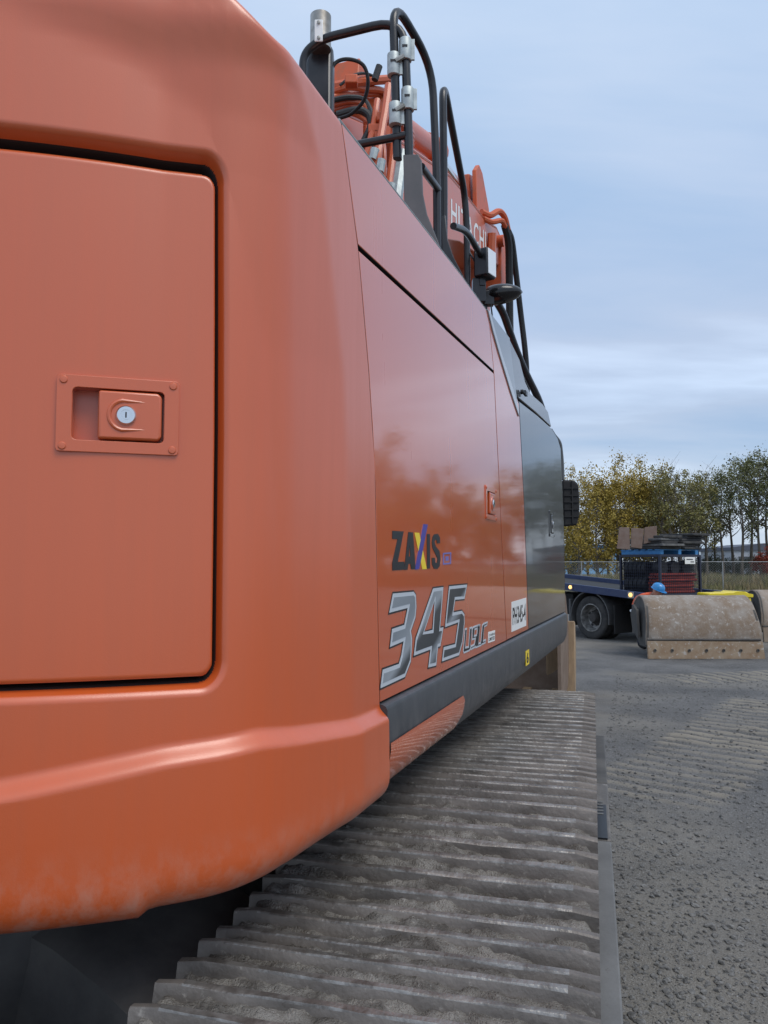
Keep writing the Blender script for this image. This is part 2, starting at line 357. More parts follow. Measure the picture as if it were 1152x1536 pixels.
# ------------------------------------------------------------------ ground
def print_band(x, y, x0, y0, ang, half, L0, L1, pitch, curv=0.0):
    c, s = math.cos(ang), math.sin(ang); u = (x-x0)*s + (y-y0)*c; v = (x-x0)*c - (y-y0)*s; v = v - curv*u*u
    wob = .25 * (fbm(x*1.7, y*1.7, 3, 31) - .5)
    mask = sst(half, half-.18, np.abs(v) + wob) * (.6+.4*sst(.36, .58, fbm(x*.9+5, y*.9, 3, 37))) * sst(L0, L0+.5, u) * sst(L1, L1-.7, u)
    return mask, np.abs(((u + .06*(fbm(x*2.2, y*2.2, 2, 33)-.5)) / pitch) % 1 - .5) * 2
PRINTS = [(1.7, 5.5, R(38), .62, 0, 5.6, .20, 0.0), (3.9, 11.4, R(72), .60, 0, 6.0, .22, .02), (.70, 3.3, R(15.2), .35, -.3, 1.4, .11, 0.0), (6.3, 8.2, R(28), .5, 0, 3.6, .14, 0.0)]
def ground_h(x, y):
    h = .05*(fbm(x*.35, y*.35, 3, 3)-.5) + .022*(fbm(x*2.3, y*2.3, 4, 5)-.5) + .012*(fbm(x*14, y*14, 3, 9)-.5)
    dirt = .45*sst(.48, .66, fbm(x*.42+3, y*.6, 4, 17))*(.4+.8*fbm(x*3, y*3, 3, 19)) + .12*sst(3.2, 5.0, x)*sst(9, 6, y)*fbm(x*1.5, y*1.5, 4, 23)
    for (x0, y0, a, hw, L0, L1, p, cv) in PRINTS:
        m, tri = print_band(x, y, x0, y0, a, hw, L0, L1, p, cv)
        k = .35 + .65*fbm(x*3, y*3, 3, 41)
        h = h + m*(.050*k*(tri**1.3) - .016); dirt = np.maximum(dirt*(1-.8*m), m*(.04+.96*sst(.35, .75, tri+.5*(fbm(x*5, y*5, 3, 45)-.5)))*(.65+.6*fbm(x*4, y*4, 3, 43)))
    m = np.exp(-(((x-1.75)/.7)**2 + ((y-5.0)/.75)**2)); h = h + m*.05*(fbm(x*5, y*5, 4, 51, .65)-.45); dirt = np.maximum(dirt, m*.6*fbm(x*6, y*6, 3, 53))
    fade = sst(46, 20, y) * sst(34, 16, np.abs(x))
    return h*fade, np.clip(dirt, 0, 1)
ya = np.concatenate([np.linspace(-8, 1.6, 24), 1.66*np.exp(np.linspace(0, math.log(14/1.66), 900)), 14.1*np.exp(np.linspace(0, math.log(60/14.1), 90)), np.array([75, 100, 140, 220, 400, 900, 2600])])
xa = np.concatenate([np.array([-2600, -900, -400, -180, -80, -40, -25]), np.linspace(-18, .2, 60), np.linspace(.24, 7.5, 400), np.linspace(7.6, 12, 60), np.linspace(12.2, 34, 90), np.array([40, 55, 80, 130, 220, 420, 900, 2600])])
X, Y = np.meshgrid(xa, ya); H, D = ground_h(X, Y)
D = np.where(Y > 52, 0.0, D)
g = grid_mesh(np.stack([X, Y, H], -1), M['gravel'], 'ground', ang=180); tag(g, kind='structure')
a_ = g.data.attributes.new('dirt', 'FLOAT', 'POINT'); a_.data.foreach_set('value', D.astype(np.float32).ravel())
# far field beyond the fence
xf = np.linspace(-160, 220, 60); yf = np.concatenate([np.linspace(47, 90, 20), np.array([120, 200, 400, 1200])])
Xf, Yf = np.meshgrid(xf, yf); Zf = .02 + .35*sst(47, 62, Yf)*fbm(Xf*.08, Yf*.08, 3, 61)
tag(grid_mesh(np.stack([Xf, Yf, Zf], -1), M['field'], 'field', ang=180), kind='structure')
# loose gravel
def rocks(n, name, seed, mat_, fx, r0, r1):
    rg = np.random.default_rng(seed); ph = (1+5**.5)/2
    B = np.array([(-1, ph, 0), (1, ph, 0), (-1, -ph, 0), (1, -ph, 0), (0, -1, ph), (0, 1, ph), (0, -1, -ph), (0, 1, -ph), (ph, 0, -1), (ph, 0, 1), (-ph, 0, -1), (-ph, 0, 1)])/1.9
    T = np.array([(0, 11, 5), (0, 5, 1), (0, 1, 7), (0, 7, 10), (0, 10, 11), (1, 5, 9), (5, 11, 4), (11, 10, 2), (10, 7, 6), (7, 1, 8), (3, 9, 4), (3, 4, 2), (3, 2, 6), (3, 6, 8), (3, 8, 9), (4, 9, 5), (2, 4, 11), (6, 2, 10), (8, 6, 7), (9, 8, 1)])
    x, y = fx(rg, n); h, _ = ground_h(x, y); r = r0*(r1/r0)**(rg.random(n)**3.0)
    V = B[None]*(1+.8*(rg.random((n, 12, 1))-.5))*np.stack([r*(.8+.6*rg.random(n)), r*(.8+.6*rg.random(n)), r*(.5+.3*rg.random(n))], -1)[:, None, :]
    V = V + np.stack([x, y, h + r*.15], -1)[:, None, :]
    F = (T[None] + (np.arange(n)*12)[:, None, None]).reshape(-1, 3)
    me = bpy.data.meshes.new(name); me.from_pydata(V.reshape(-1, 3).tolist(), [], F.tolist()); me.materials.append(mat_); me.update()
    o = bpy.data.objects.new(name, me); COL.objects.link(o); tag(o, 'loose grey gravel scattered over the yard', 'gravel', kind='stuff'); return o
def near_xy(rg, n):
    y = 2.0*np.exp(rg.random(n)*math.log(12/2.0)); x = .33*y - .35 + (rg.random(n)**1.1)*(.34*y+1.2); return x, y
rocks(46000, 'gravel', 11, M['stone'], near_xy, .0022, .016)

# ------------------------------------------------------------------ the excavator
CS, CO = 2.36, -1.55                          # swing centre
ex = thing('excavator', 'large orange excavator with black handrails standing on muddy steel tracks', 'excavator', tuple(PW(CS, CO, 0)))
# -- counterweight: plan curve of the tail
def plan_curve():
    L, s, o, a, ds = 0., 1.65, 0., 0., .002; outp = []
    while L < 4.4:
        outp.append((L, s, o, a)); k = 0 if s > 1.24 and a == 0 else (1/.25 if a < R(48) else 1/1.9)
        if a > R(150): k = 0
        a += k*ds; s -= math.cos(a)*ds; o -= math.sin(a)*ds; L += ds
    return np.array(outp)
PL = plan_curve()
def plan(t):
    s = np.interp(t, PL[:, 0], PL[:, 1]); o = np.interp(t, PL[:, 0], PL[:, 2]); a = np.interp(t, PL[:, 0], PL[:, 3])
    return s, o, -np.sin(a), np.cos(a)         # point and outward normal in (s, o)
SEZ = np.array([1.15, 1.418, 1.495, 1.931, 2.13, 2.379, 2.62]); SES = np.array([1.60, 1.592, 1.587, 1.561, 1.524, 1.461, 1.363])
CRZ = np.array([1.15, 1.408, 1.78, 2.097, 2.256, 2.477, 2.56, 2.62]); CRS = np.array([1.45, 1.442, 1.422, 1.385, 1.334, 1.269, 1.20, 1.06])
def cw_surface(T_, Z_, Hh):                    # T_, Z_: arc and height; Hh: extra outward offset
    s, o, ns, no = plan(T_)
    w = np.clip((s - 1.0)/.587, 0, 1) * (T_ < .9); ds = (1.587 - np.interp(Z_, SEZ, SES))*w*(T_ < .9)
    s = s - ds
    sc_ = np.interp(Z_, CRZ, CRS); q = np.clip(sc_ - s, -.05, .24); dip = .15*np.where(q < -.012, 0, np.where(q > .012, q, (q+.012)**2/.048))
    dip = dip*(T_ < 1.2) + .036*(T_ >= 1.2)
    off = Hh - dip
    s = s + ns*off; o = o + no*off
    return U*s[..., None] + N*(OFF + o)[..., None] + ZZ*Z_[..., None]
def sdrr(t, z, t0, t1, z0, z1, r):            # signed distance to a rounded rectangle
    cx_, cz_ = (t0+t1)/2, (z0+z1)/2; dx = np.abs(t-cx_) - (t1-t0)/2 + r; dz = np.abs(z-cz_) - (z1-z0)/2 + r
    return np.hypot(np.maximum(dx, 0), np.maximum(dz, 0)) + np.minimum(np.maximum(dx, dz), 0) - r
OT0, OT1, OZ0, OZ1 = .590, 1.40, 1.518, 2.405
def dense(a, b, step): return np.arange(a, b, step)
tt = np.unique(np.round(np.concatenate([dense(.063, .55, .012), dense(.555, .66, .0012), dense(.66, 1.34, .015), dense(1.34, 1.43, .003), dense(1.43, 4.39, .035)]), 5))
zz = np.unique(np.round(np.concatenate([dense(1.26, 1.37, .010), dense(1.365, 1.46, .004), dense(1.46, 1.50, .01), dense(1.50, 1.60, .0012), dense(1.60, 2.33, .018), dense(2.33, 2.43, .0012), dense(2.43, 2.597, .012)]), 5))
rows = [(1.2, .30, 0)] + [(1.2 + .06*(1-math.cos(k*math.pi/16)), .06*(1-math.sin(k*math.pi/16)), 0) for k in range(0, 8)] + [(z, 0, 1) for z in zz] + [(2.618 - .02*(1-math.sin(k*math.pi/12)), .02*(1-math.cos(k*math.pi/12)), 0) for k in range(0, 7)] + [(2.618, .3, 0)]
RZ = np.array([r[0] for r in rows]); RI = np.array([r[1] for r in rows])
TT, ZR = np.meshgrid(tt, RZ); _, RIN = np.meshgrid(tt, RI)
sd = sdrr(TT, ZR, OT0, OT1, OZ0, OZ1, .044)
fil = np.where(sd > .012, 0, np.where(sd > 0, -.5*(.012-sd)**2/.012, np.where(sd > -.010, -.006 + sd*2.4, -.03-np.minimum((-sd-.010)*14, .07))))
zb = np.interp(TT, [0, .24, .52, .684, .914, 1.4], [1.392, 1.399, 1.430, 1.419, 1.385, 1.34])
belt = .022*sst(zb+.016, zb-.016, ZR)
HH = fil + belt - RIN
ZR2 = ZR - (.024*sst(.2, .75, TT) + .012*sst(.70, .72, TT))*sst(1.36, 1.22, ZR) + .20*sst(.45, .85, TT)*np.clip((ZR-2.42)/.198, 0, 1)
XS = cw_surface(TT, ZR2, HH)
cm = ((sd[:-1, :-1] + sd[1:, 1:])/2 < -.0075).astype(int)  # door gap painted black for its rubber seal and the recess's shade
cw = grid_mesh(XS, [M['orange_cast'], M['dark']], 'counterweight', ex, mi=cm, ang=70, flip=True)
# -- door in the counterweight
DT0, DT1, DZ0, DZ1 = .606, 1.378, 1.535, 2.375
LT, LZ = .767, 1.956                          # latch centre; pocket half sizes
PHW, PHH = .071, .043
dt = np.unique(np.round(np.concatenate([dense(DT0-.004, DT0+.05, .002), dense(DT0+.05, LT-PHW, .015), [LT-PHW, LT+PHW], dense(LT-PHW+.01, LT+PHW-.005, .014), dense(LT+PHW+.01, DT1-.05, .02), dense(DT1-.05, DT1+.005, .004)]), 5))
dz = np.unique(np.round(np.concatenate([dense(DZ0-.004, DZ0+.05, .002), dense(DZ0+.05, LZ-PHH, .02), [LZ-PHH, LZ+PHH], dense(LZ-PHH+.01, LZ+PHH-.005, .015), dense(LZ+PHH+.012, DZ1-.05, .02), dense(DZ1-.05, DZ1+.006, .002)]), 5))
TT, ZD = np.meshgrid(dt, dz); sd = sdrr(TT, ZD, DT0, DT1, DZ0, DZ1, .028)
h = np.where(sd > 0, -.05, np.where(sd > -.009, -.5*(sd+.009)**2/.009, 0)) - .010
for _ in range(3):                              # pull the skirt in to the rounded outline
    e = 1e-4; gx = (sdrr(TT+e, ZD, DT0, DT1, DZ0, DZ1, .028)-sdrr(TT-e, ZD, DT0, DT1, DZ0, DZ1, .028))/(2*e); gz = (sdrr(TT, ZD+e, DT0, DT1, DZ0, DZ1, .028)-sdrr(TT, ZD-e, DT0, DT1, DZ0, DZ1, .028))/(2*e)
    q = np.maximum(sdrr(TT, ZD, DT0, DT1, DZ0, DZ1, .028), 0); TT = TT - gx*q; ZD = ZD - gz*q
XD = cw_surface(TT, ZD, h)
ct = (dt[:-1]+dt[1:])/2; cz2 = (dz[:-1]+dz[1:])/2; CT, CZ2 = np.meshgrid(ct, cz2)
keep = ~((np.abs(CT-LT) < PHW) & (np.abs(CZ2-LZ) < PHH))
cdoor = grid_mesh(XD, M['orange_cast'], 'counterweight_door', ex, ang=55, keep=keep, flip=True)

def latch(P, mat_, fr, sc=1.0, hw=PHW, hh=PHH):
    """recessed paddle latch: fr(a, b, c) -> world; a to the right, b up, c outward; pocket hw x hh."""
    W2, H2 = hw+.022*sc, hh+.018*sc
    rr = lambda w_, h_, r_: [(x+ r_*math.cos(a), y + r_*math.sin(a)) for (x, y, a0) in ((w_-r_, h_-r_, 0), (-w_+r_, h_-r_, 90), (-w_+r_, -h_+r_, 180), (w_-r_, -h_+r_, 270)) for a in (R(a0), R(a0+30), R(a0+60), R(a0+90))]
    m = MB(); m.prism(rr(W2, H2, .006), fr, -.002, .0035, holes=[rr(hw-.001, hh-.001, .008)]); m.build('latch_plate', mat_, P, bevel=.0015)
    m = MB(); dp = .030*sc
    m.prism(rr(hw+.002, hh+.002, .006), fr, -dp-.003, -dp)
    loop = rr(hw, hh, .008); n = len(loop); V = [fr(x, y, -.001) for x, y in loop]+[fr(x, y, -dp) for x, y in loop]
    F = [(i, i+n, (i+1) % n+n, (i+1) % n) for i in range(n)]; m.add(V, F+[f[::-1] for f in []]); m.build('latch_pocket', mat_, P)
    m = MB(); x0, x1 = -hw+.040*sc, hw-.005
    hp = [(x0, -hh+.004), (x1-.006, -hh+.004), (x1, -hh+.010), (x1, hh-.010), (x1-.006, hh-.004), (x0, hh-.004)]
    m.prism(hp, fr, -.022*sc, .006); m.build('latch_handle', mat_, P, bevel=.004, seg=3)
    m = MB(); cx_ = x0+.042*sc
    up = [fr(cx_+.035*sc, .022*sc, .0045)] + [fr(cx_ + .024*sc*math.cos(R(a))-.002, .024*sc*math.sin(R(a)), .0055) for a in range(100, 261, 16)] + [fr(cx_+.035*sc, -.022*sc, .0045)]
    m.tube(up, [.001]+[.0036*sc]*(len(up)-2)+[.001], 8); m.build('handle_ridge', mat_, P)
    A = [np.array(fr(1, 0, 0))-np.array(fr(0, 0, 0)), np.array(fr(0, 1, 0))-np.array(fr(0, 0, 0)), np.array(fr(0, 0, 1))-np.array(fr(0, 0, 0))]
    A = [a/np.linalg.norm(a) for a in A]; c = fr(cx_, 0, .005)
    m = MB(); k = sc; m.lathe([(.0155*k, 0), (.0155*k, .004), (.0135*k, .0065), (.0085*k, .0065), (.0085*k, .0050), (.0074*k, .0050), (.0074*k, .0062), (.001, .0062)], c, A, 28); m.build('lock_cylinder', M['steel'], P, ang=30)
    m = MB(); m.box(np.array(c)+A[2]*.0064, (.0022*k, .009*k, .0012), A); m.build('key_slot', M['ink'], P)
    for i in (-1, 1):
        for j in (-1, 1):
            m = MB(); m.lathe([(.0062*k, 0), (.0062*k, .0012), (.0050*k, .0024), (.001, .0028)], fr(i*(hw+.012*k), j*(hh+.0095*k), .003), A, 16); m.build('rivet', mat_, P)
def door_frame(a, b, c):
    T_ = np.array([LT]); Z_ = np.array([LZ]); p0 = cw_surface(T_, Z_, np.array([-.010]))[0]
    p1 = cw_surface(T_-.01, Z_, np.array([-.010]))[0]; e1 = (p1-p0)/np.linalg.norm(p1-p0); e3 = np.cross(e1, ZZ); e3 /= np.linalg.norm(e3)
    return p0 + e1*a + ZZ*b + e3*c
latch(cdoor, M['orange_cast'], door_frame)

# -- right side panels (flat, real thickness, gaps between; seam shade painted black on the side edges)
def side_fr(a, b, c): return PW(a, c, b)
G = .0035
def edge_lerp(a, b, n=6): return [(a[0]+(b[0]-a[0])*k/n, a[1]+(b[1]-a[1])*k/n) for k in range(n+1)]
cwx = lambda z: float(np.interp(z, SEZ, SES))
seamL, seamR = (1.461, 2.383), (2.844, 2.441)
m = MB(); zsl = np.linspace(2.605, 2.390, 5)
m.prism([(cwx(z)+G, z) for z in zsl] + [(2.842-G, 2.450), (2.756-G, 2.647), (2.35, 2.642), (1.64, 2.616)], side_fr, -.03, .0, side=1)
m.build('upper_cover', [M['orange'], M['dark']], ex, bevel=.0025)
# main side door with its latch hole
lat = (2.762, 1.938)                            # latch centre on the side door
hole = [(lat[0]-PHW, lat[1]-PHH), (lat[0]+PHW, lat[1]-PHH), (lat[0]+PHW, lat[1]+PHH), (lat[0]-PHW, lat[1]+PHH)]
m = MB(); zsl = np.linspace(2.379, 1.417, 9)
vs = [(2.844, 2.440), (2.934, 1.965), (3.038, 1.417)]
m.prism([(cwx(z)+G, z) for z in zsl] + [(vs[2][0]-G, vs[2][1]), (vs[1][0]-G, vs[1][1]), (vs[0][0]-G, vs[0][1])], side_fr, -.03, 0, holes=[hole], side=1)
sdoor = m.build('side_door', [M['orange'], M['dark']], ex, bevel=.002)
latch(sdoor, M['orange'], lambda a, b, c: PW(lat[0]+a, c, lat[1]+b))
m = MB()
m.prism([(2.756+G, 2.644), (2.844+G, 2.438), (2.934+G, 1.965), (3.038+G, 1.417), (3.565-G, 1.417), (3.482-G, 2.007), (3.380-G, 2.43)], side_fr, -.03, .0, side=1)
fpan = m.build('front_panel', [M['orange'], M['dark']], ex, bevel=.003)
q = [pan(*p) for p in ((731, 462), (745, 478), (765, 506), (769, 545), (774, 580), (777.5, 604), (778, 624), (764, 575), (748, 525))]
m = MB(); m.prism([(a-.0, b) for a, b in (pan(733, 466), pan(764, 507), pan(768, 545), pan(774, 590), pan(776.5, 618), pan(765, 575), pan(752, 535), pan(743, 505))], side_fr, -.03, .002); m.build('corner_panel', M['grey_paint'], ex, bevel=.003)
m = MB(); m.prism([pan(730.2, 464), pan(733.5, 467), pan(743, 503), pan(752, 533), pan(765, 573), pan(776.8, 615), pan(777.3, 625), pan(765, 588), pan(748, 532), pan(738, 497)], side_fr, -.03, .005); m.build('trim_stripe', M['silver_paint'], ex, bevel=.002)
# charcoal front panels
dl = (4.68, 2.02)
dlat = pan(827, 786); DLW, DLH = .07, .055
dh = [(dlat[0]-DLW, dlat[1]-DLH), (dlat[0]+DLW, dlat[1]-DLH), (dlat[0]+DLW, dlat[1]+DLH), (dlat[0]-DLW, dlat[1]+DLH)]
m = MB(); m.prism([(3.565+G, 1.417), (4.965, 1.415), (4.96, 2.0), (4.86, 2.44), (4.72, 2.485), (4.468, 2.500), (3.9, 2.475), (3.382, 2.444), (3.482+G, 2.007)], side_fr, -.04, .0, holes=[dh], side=1)
dpan = m.build('charcoal_door', [M['charcoal'], M['dark']], ex, bevel=.006, seg=3)
latch(dpan, M['charcoal'], lambda a, b, c: PW(dlat[0]+a, c, dlat[1]+b), 1.0, DLW, DLH)
m = MB(); m.prism([pan(766, 509), pan(781, 540), pan(789, 572), pan(797, 590), pan(815, 606), pan(823, 617), (4.468, 2.510), (3.9, 2.487), (3.382, 2.458), pan(774, 580), pan(769, 545)], side_fr, -.04, -.004)
m.build('charcoal_cover', M['charcoal'], ex, bevel=.004)
m = MB(); m.lathe([(.011, 0), (.011, .012), (.006, .016), (.001, .016)], PW(*[pan(781, 588)[0], 0, pan(781, 588)[1]]), [U, ZZ, N], 12); m.box(PW(pan(783, 589)[0]+.02, .012, pan(783, 589)[1]), (.05, .02, .012), [U, ZZ, N]); m.build('cover_catch', M['ink'], ex)
# front return of the body, core and deck
m = MB(); zf_ = [(1.415, 4.965), (2.0, 4.96), (2.44, 4.86), (2.485, 4.72), (2.5, 4.47)]
V = []; F = []
for z, s in zf_:
    for o in (0, -.03, -.10, -.5, -.95): V.append(PW(s + .05*(1-math.exp(o*18)), o, z))
for i in range(4):
    for j in range(4): a = i*5+j; F.append((a, a+5, a+6, a+1))
m.add(V, F); m.build('front_return', M['charcoal'], ex)
m = MB(); m.box(PW(2.75, -.55, 1.90), (2.35, 1.0, 1.02), [U, N, ZZ]); m.box(PW(4.40, -.52, 1.84), (.95, .92, 1.10), [U, N, ZZ]); m.build('light_block_core', M['dark'], ex)  # dark boxes added behind the panels to stop light leaking through
m = MB(); m.box(PW(2.95, -1.55, 1.33), (3.9, 2.7, .14), [U, N, ZZ]); m.box(PW(2.1, -2.35, 1.95), (1.5, .9, 1.1), [U, N, ZZ]); m.build('deck', M['frame'], ex)
m = MB(); m.box(PW(2.15, -1.5, 2.56), (1.25, 2.6, .10), [U, N, ZZ]); m.build('hood', M['orange'], ex, bevel=.03)
m = MB(); m.prism([(1.36, 2.602), (2.756, 2.64), (2.756, 2.62), (1.36, 2.58)], lambda a, b, c: PW(a, c, b), -.6, -.012); m.box(PW(3.6, -.45, 2.40), (1.7, .8, .02), [U, N, ZZ]); m.build('top_plate', M['orange'], ex)
m = MB(); m.tube([PW(1.37, -.006, 2.613), PW(1.64, -.006, 2.623), PW(2.35, -.006, 2.648), PW(2.75, -.006, 2.653)], .004, 6); m.build('edge_seal', M['zinc'], ex)
# -- cab on the far side
cabm = MB(); cabm.prism([(3.25, 1.42), (4.95, 1.42), (5.05, 2.3), (4.6, 3.15), (3.3, 3.2)], lambda a, b, c: PW(a, c, b), -3.0, -2.05); cab = cabm.build('cab', M['charcoal'], ex, bevel=.04, seg=3)
for o in (-2.046, -3.004):
    m = MB(); m.prism([(3.4, 2.15), (4.85, 2.15), (4.86, 2.35), (4.5, 3.02), (3.42, 3.05)], lambda a, b, c: PW(a, c, b), o-.003, o+.003); m.build('window', M['glass'], cab)
# -- side rail under the panels
prof = [(-.20, 1.398), (-.03, 1.412), (.006, 1.412), (.014, 1.408), (.018, 1.400), (.018, 1.31), (.012, 1.27), (-.004, 1.235), (-.035, 1.212), (-.08, 1.203), (-.20, 1.203)]
ss = [1.594, 1.9, 2.3, 2.8, 3.4, 4.0, 4.6, 4.9, 5.0, 5.05, 5.08, 5.10]
def rail_o(s): return 0 if s < 4.9 else -.09*((s-4.9)/.2)**2
XR = np.array([[PW(1.594, min(o, -.1), z) for o, z in prof]] + [[PW(s, o + rail_o(s), z + (.02*max(0, (s-4.9)/.2)**2 if z < 1.3 else 0)) for o, z in prof] for s in ss])
rl = grid_mesh(XR, M['rail'], 'side_rail', ex, ang=30, flip=True)
# orange sweep painted panel on the rear of the rail
sw = [(1.608, 1.328), (1.95, 1.325), (2.20, 1.322), (2.262, 1.318), (2.272, 1.305), (2.262, 1.27), (2.22, 1.235), (2.16, 1.218), (2.10, 1.210), (1.9, 1.207), (1.608, 1.207)]
po = np.array([p[0] for p in prof][4:][::-1]); pz = np.array([p[1] for p in prof][4:][::-1])
so_z = [1.328, 1.31, 1.29, 1.27, 1.25, 1.235, 1.222, 1.212, 1.206]
se_s = [2.252, 2.272, 2.27, 2.262, 2.245, 2.22, 2.19, 2.15, 2.09]
def rail_face(z): return float(np.interp(z, [1.203, 1.212, 1.235, 1.27, 1.31, 1.40], [-.08, -.035, -.004, .012, .018, .018]))
XW = np.array([[PW(1.606 + (e-1.606)*k/24, rail_face(z)+.0035, z) for k in range(25)] for z, e in zip(so_z, se_s)])
grid_mesh(XW, M['orange'], 'sweep_panel', rl, ang=40)
lb = pan(791.5, 987, .02)
m = MB(); m.prism([(lb[0]-.045, lb[1]-.030), (lb[0]+.045, lb[1]-.030), (lb[0]+.045, lb[1]+.034), (lb[0]-.045, lb[1]+.034)], lambda a, b, c: PW(a, c, b), .0185, .0195); m.build('label', M['yellow_ink'], rl)
V, F, mxv = text_geo('6', .03)
m = MB(); m.add([PW(lb[0]-.025+v[0]/mxv[0]*.05, .0202, lb[1]-.022+v[1]/mxv[1]*.046) for v in V], F); m.build('label_digit', M['ink'], rl)

# -- lettering on the side door
def zm(x, y, ox, oy, k): return pan(ox + x/k, oy + y/k)
def inset(poly, d):
    P = [np.array(p) for p in poly]; n = len(P); A = sum(P[i][0]*P[(i+1) % n][1]-P[(i+1) % n][0]*P[i][1] for i in range(n)); s = 1 if A > 0 else -1; o = []
    for i in range(n):
        e1 = P[i]-P[i-1]; e2 = P[(i+1) % n]-P[i]; e1 = e1/(np.linalg.norm(e1)+1e-9); e2 = e2/(np.linalg.norm(e2)+1e-9)
        n1 = np.array([-e1[1], e1[0]])*s; n2 = np.array([-e2[1], e2[0]])*s; b = n1+n2; l = max(.35, float(b @ b)/2); o.append(tuple(P[i]+b*(d/l)))
    return o
def gradient_print():
    m = bpy.data.materials.new('chrome print face'); m.use_nodes = True; T = m.node_tree; b = T.nodes['Principled BSDF']; L = T.links.new
    tcn = T.nodes.new('ShaderNodeTexCoord'); sp = T.nodes.new('ShaderNodeSeparateXYZ'); L(tcn.outputs['Object'], sp.inputs[0])
    a = T.nodes.new('ShaderNodeMath'); a.operation = 'MULTIPLY_ADD'; L(sp.outputs[1], a.inputs[0]); a.inputs[1].default_value = -.42; L(sp.outputs[2], a.inputs[2])
    r = T.nodes.new('ShaderNodeMapRange'); L(a.outputs[0], r.inputs[0]); g0 = -.42*(PW(1.9, 0, 0)-PW(CS, CO, 0))[1]; r.inputs[1].default_value = 1.40+g0; r.inputs[2].default_value = 1.72+g0
    cr_ = T.nodes.new('ShaderNodeValToRGB'); L(r.outputs[0], cr_.inputs[0]); E_ = cr_.color_ramp.elements
    E_[0].position = 0; E_[0].color = (.05, .055, .06, 1); E_[1].position = 1; E_[1].color = (.24, .27, .30, 1)
    for p, c in ((.12, (.26, .29, .32)), (.20, (.035, .04, .045)), (.42, (.05, .055, .06)), (.50, (.30, .33, .36)), (.75, (.20, .23, .26))): e = E_.new(p); e.color = (*c, 1)
    L(cr_.outputs[0], b.inputs['Base Color']); b.inputs['Roughness'].default_value = .35; return m
M['chrome_face'] = gradient_print()
DIG = [[(163, 160), (345, 145), (366, 178), (371, 290), (362, 390), (325, 500), (334, 560), (330, 660), (322, 770), (270, 908), (50, 1012), (73, 818), (216, 768), (235, 700), (250, 603), (133, 655), (155, 467), (262, 432), (285, 315), (125, 358)],
       [(512, 118), (605, 105), (577, 458), (607, 452), (577, 640), (556, 648), (541, 808), (466, 828), (485, 672), (340, 728), (360, 555)],
       [(650, 100), (812, 85), (785, 232), (704, 240), (692, 325), (762, 312), (785, 345), (787, 430), (768, 610), (738, 718), (585, 775), (603, 626), (703, 600), (726, 436), (612, 478)]]
HOLE4 = [(524, 248), (506, 476), (440, 497)]
for i, d in enumerate(DIG):
    po_ = [zm(x, y, 560, 860, 5.76) for x, y in d]; ho = [[zm(x, y, 560, 860, 5.76) for x, y in HOLE4]] if i == 1 else []
    m = MB(); m.prism(po_, side_fr, .0003, .0010, holes=ho, m=0)
    hi = [inset(h_, -.004) for h_ in ho]; m.prism(inset(po_, .004), side_fr, .0008, .0016, holes=hi, m=1)
    hi = [inset(h_, -.013) for h_ in ho]; m.prism(inset(po_, .013), side_fr, .0014, .0022, holes=hi, m=2)
    m.build('digit', [M['ink'], M['chrome_edge'], M['chrome_face']], sdoor, smooth=False)
def strokes(m, lines, wpx, ox, oy, k, c0, c1, mi=0):     # strokes given in photograph pixels, as quads
    for (x0, y0, x1, y1, ww) in lines:
        m.prism([zm(x0-ww/2, y0, ox, oy, k), zm(x0+ww/2, y0, ox, oy, k), zm(x1+ww/2, y1, ox, oy, k), zm(x1-ww/2, y1, ox, oy, k)], side_fr, c0, c1, m=mi)
# U S L C, slanted outline letters
SM = [[(790, 480), (806, 476), (792, 640), (822, 632), (832, 470), (850, 465), (834, 655), (826, 668), (780, 688), (776, 672)],
      [(862, 462), (916, 442), (913, 470), (872, 486), (868, 540), (904, 528), (900, 560), (886, 632), (838, 660), (836, 632), (872, 612), (880, 564), (852, 572), (853, 480)],
      [(920, 446), (906, 606), (934, 594), (930, 622), (882, 642), (900, 452)],
      [(948, 436), (984, 420), (980, 448), (956, 462), (946, 582), (970, 572), (966, 600), (930, 618), (926, 600), (940, 452)]]
for d in SM:
    po_ = [zm(x, y, 560, 860, 5.76) for x, y in d]; m = MB(); m.prism(inset(po_, -.002), side_fr, .0003, .0010, m=1); m.prism(inset(po_, .004), side_fr, .0008, .0016, m=0)
    m.build('letter', [M['ink'], M['chrome_edge']], sdoor, smooth=False)
st = [zm(990, 508, 560, 860, 5.76), zm(1050, 490, 560, 860, 5.76), zm(1048, 582, 560, 860, 5.76), zm(990, 602, 560, 860, 5.76)]
def quad_text(txt, quad, name, mat_, par, fr, c, bold=0.02, one=False):
    V, F, mxv = text_geo(txt, bold); a, b, c_, d = [np.array(p) for p in quad]   # top-left, top-right, bottom-right, bottom-left
    P = []
    for v in V:
        u_, w_ = v[0]/mxv[0], v[1]/mxv[1]; q_ = (d*(1-u_)+c_*u_)*(1-w_)+(a*(1-u_)+b*u_)*w_; P.append(fr(q_[0], q_[1], c))
    m = MB(); m.add(P, F); return m.build(name, mat_, par, smooth=False)
def lerpq(quad, u0, v0, u1, v1):               # sub-quad of (tl, tr, br, bl); v from the top
    a, b, c, d = [np.array(p) for p in quad]; f = lambda u, v: tuple((a*(1-u)+b*u)*(1-v)+(d*(1-u)+c*u)*v)
    return [f(u0, v0), f(u1, v0), f(u1, v1), f(u0, v1)]
m = MB(); m.prism(st, side_fr, .0003, .001); m.build('small_sticker', M['white'], sdoor)
quad_text('CHAÎNE', lerpq(st, .1, .18, .95, .42), 'lettering', M['ink'], sdoor, side_fr, .0013); quad_text('LIMITED', lerpq(st, .08, .55, .95, .85), 'lettering', M['ink'], sdoor, side_fr, .0013)
Zp = dict(ox=540, oy=620, k=4.8)
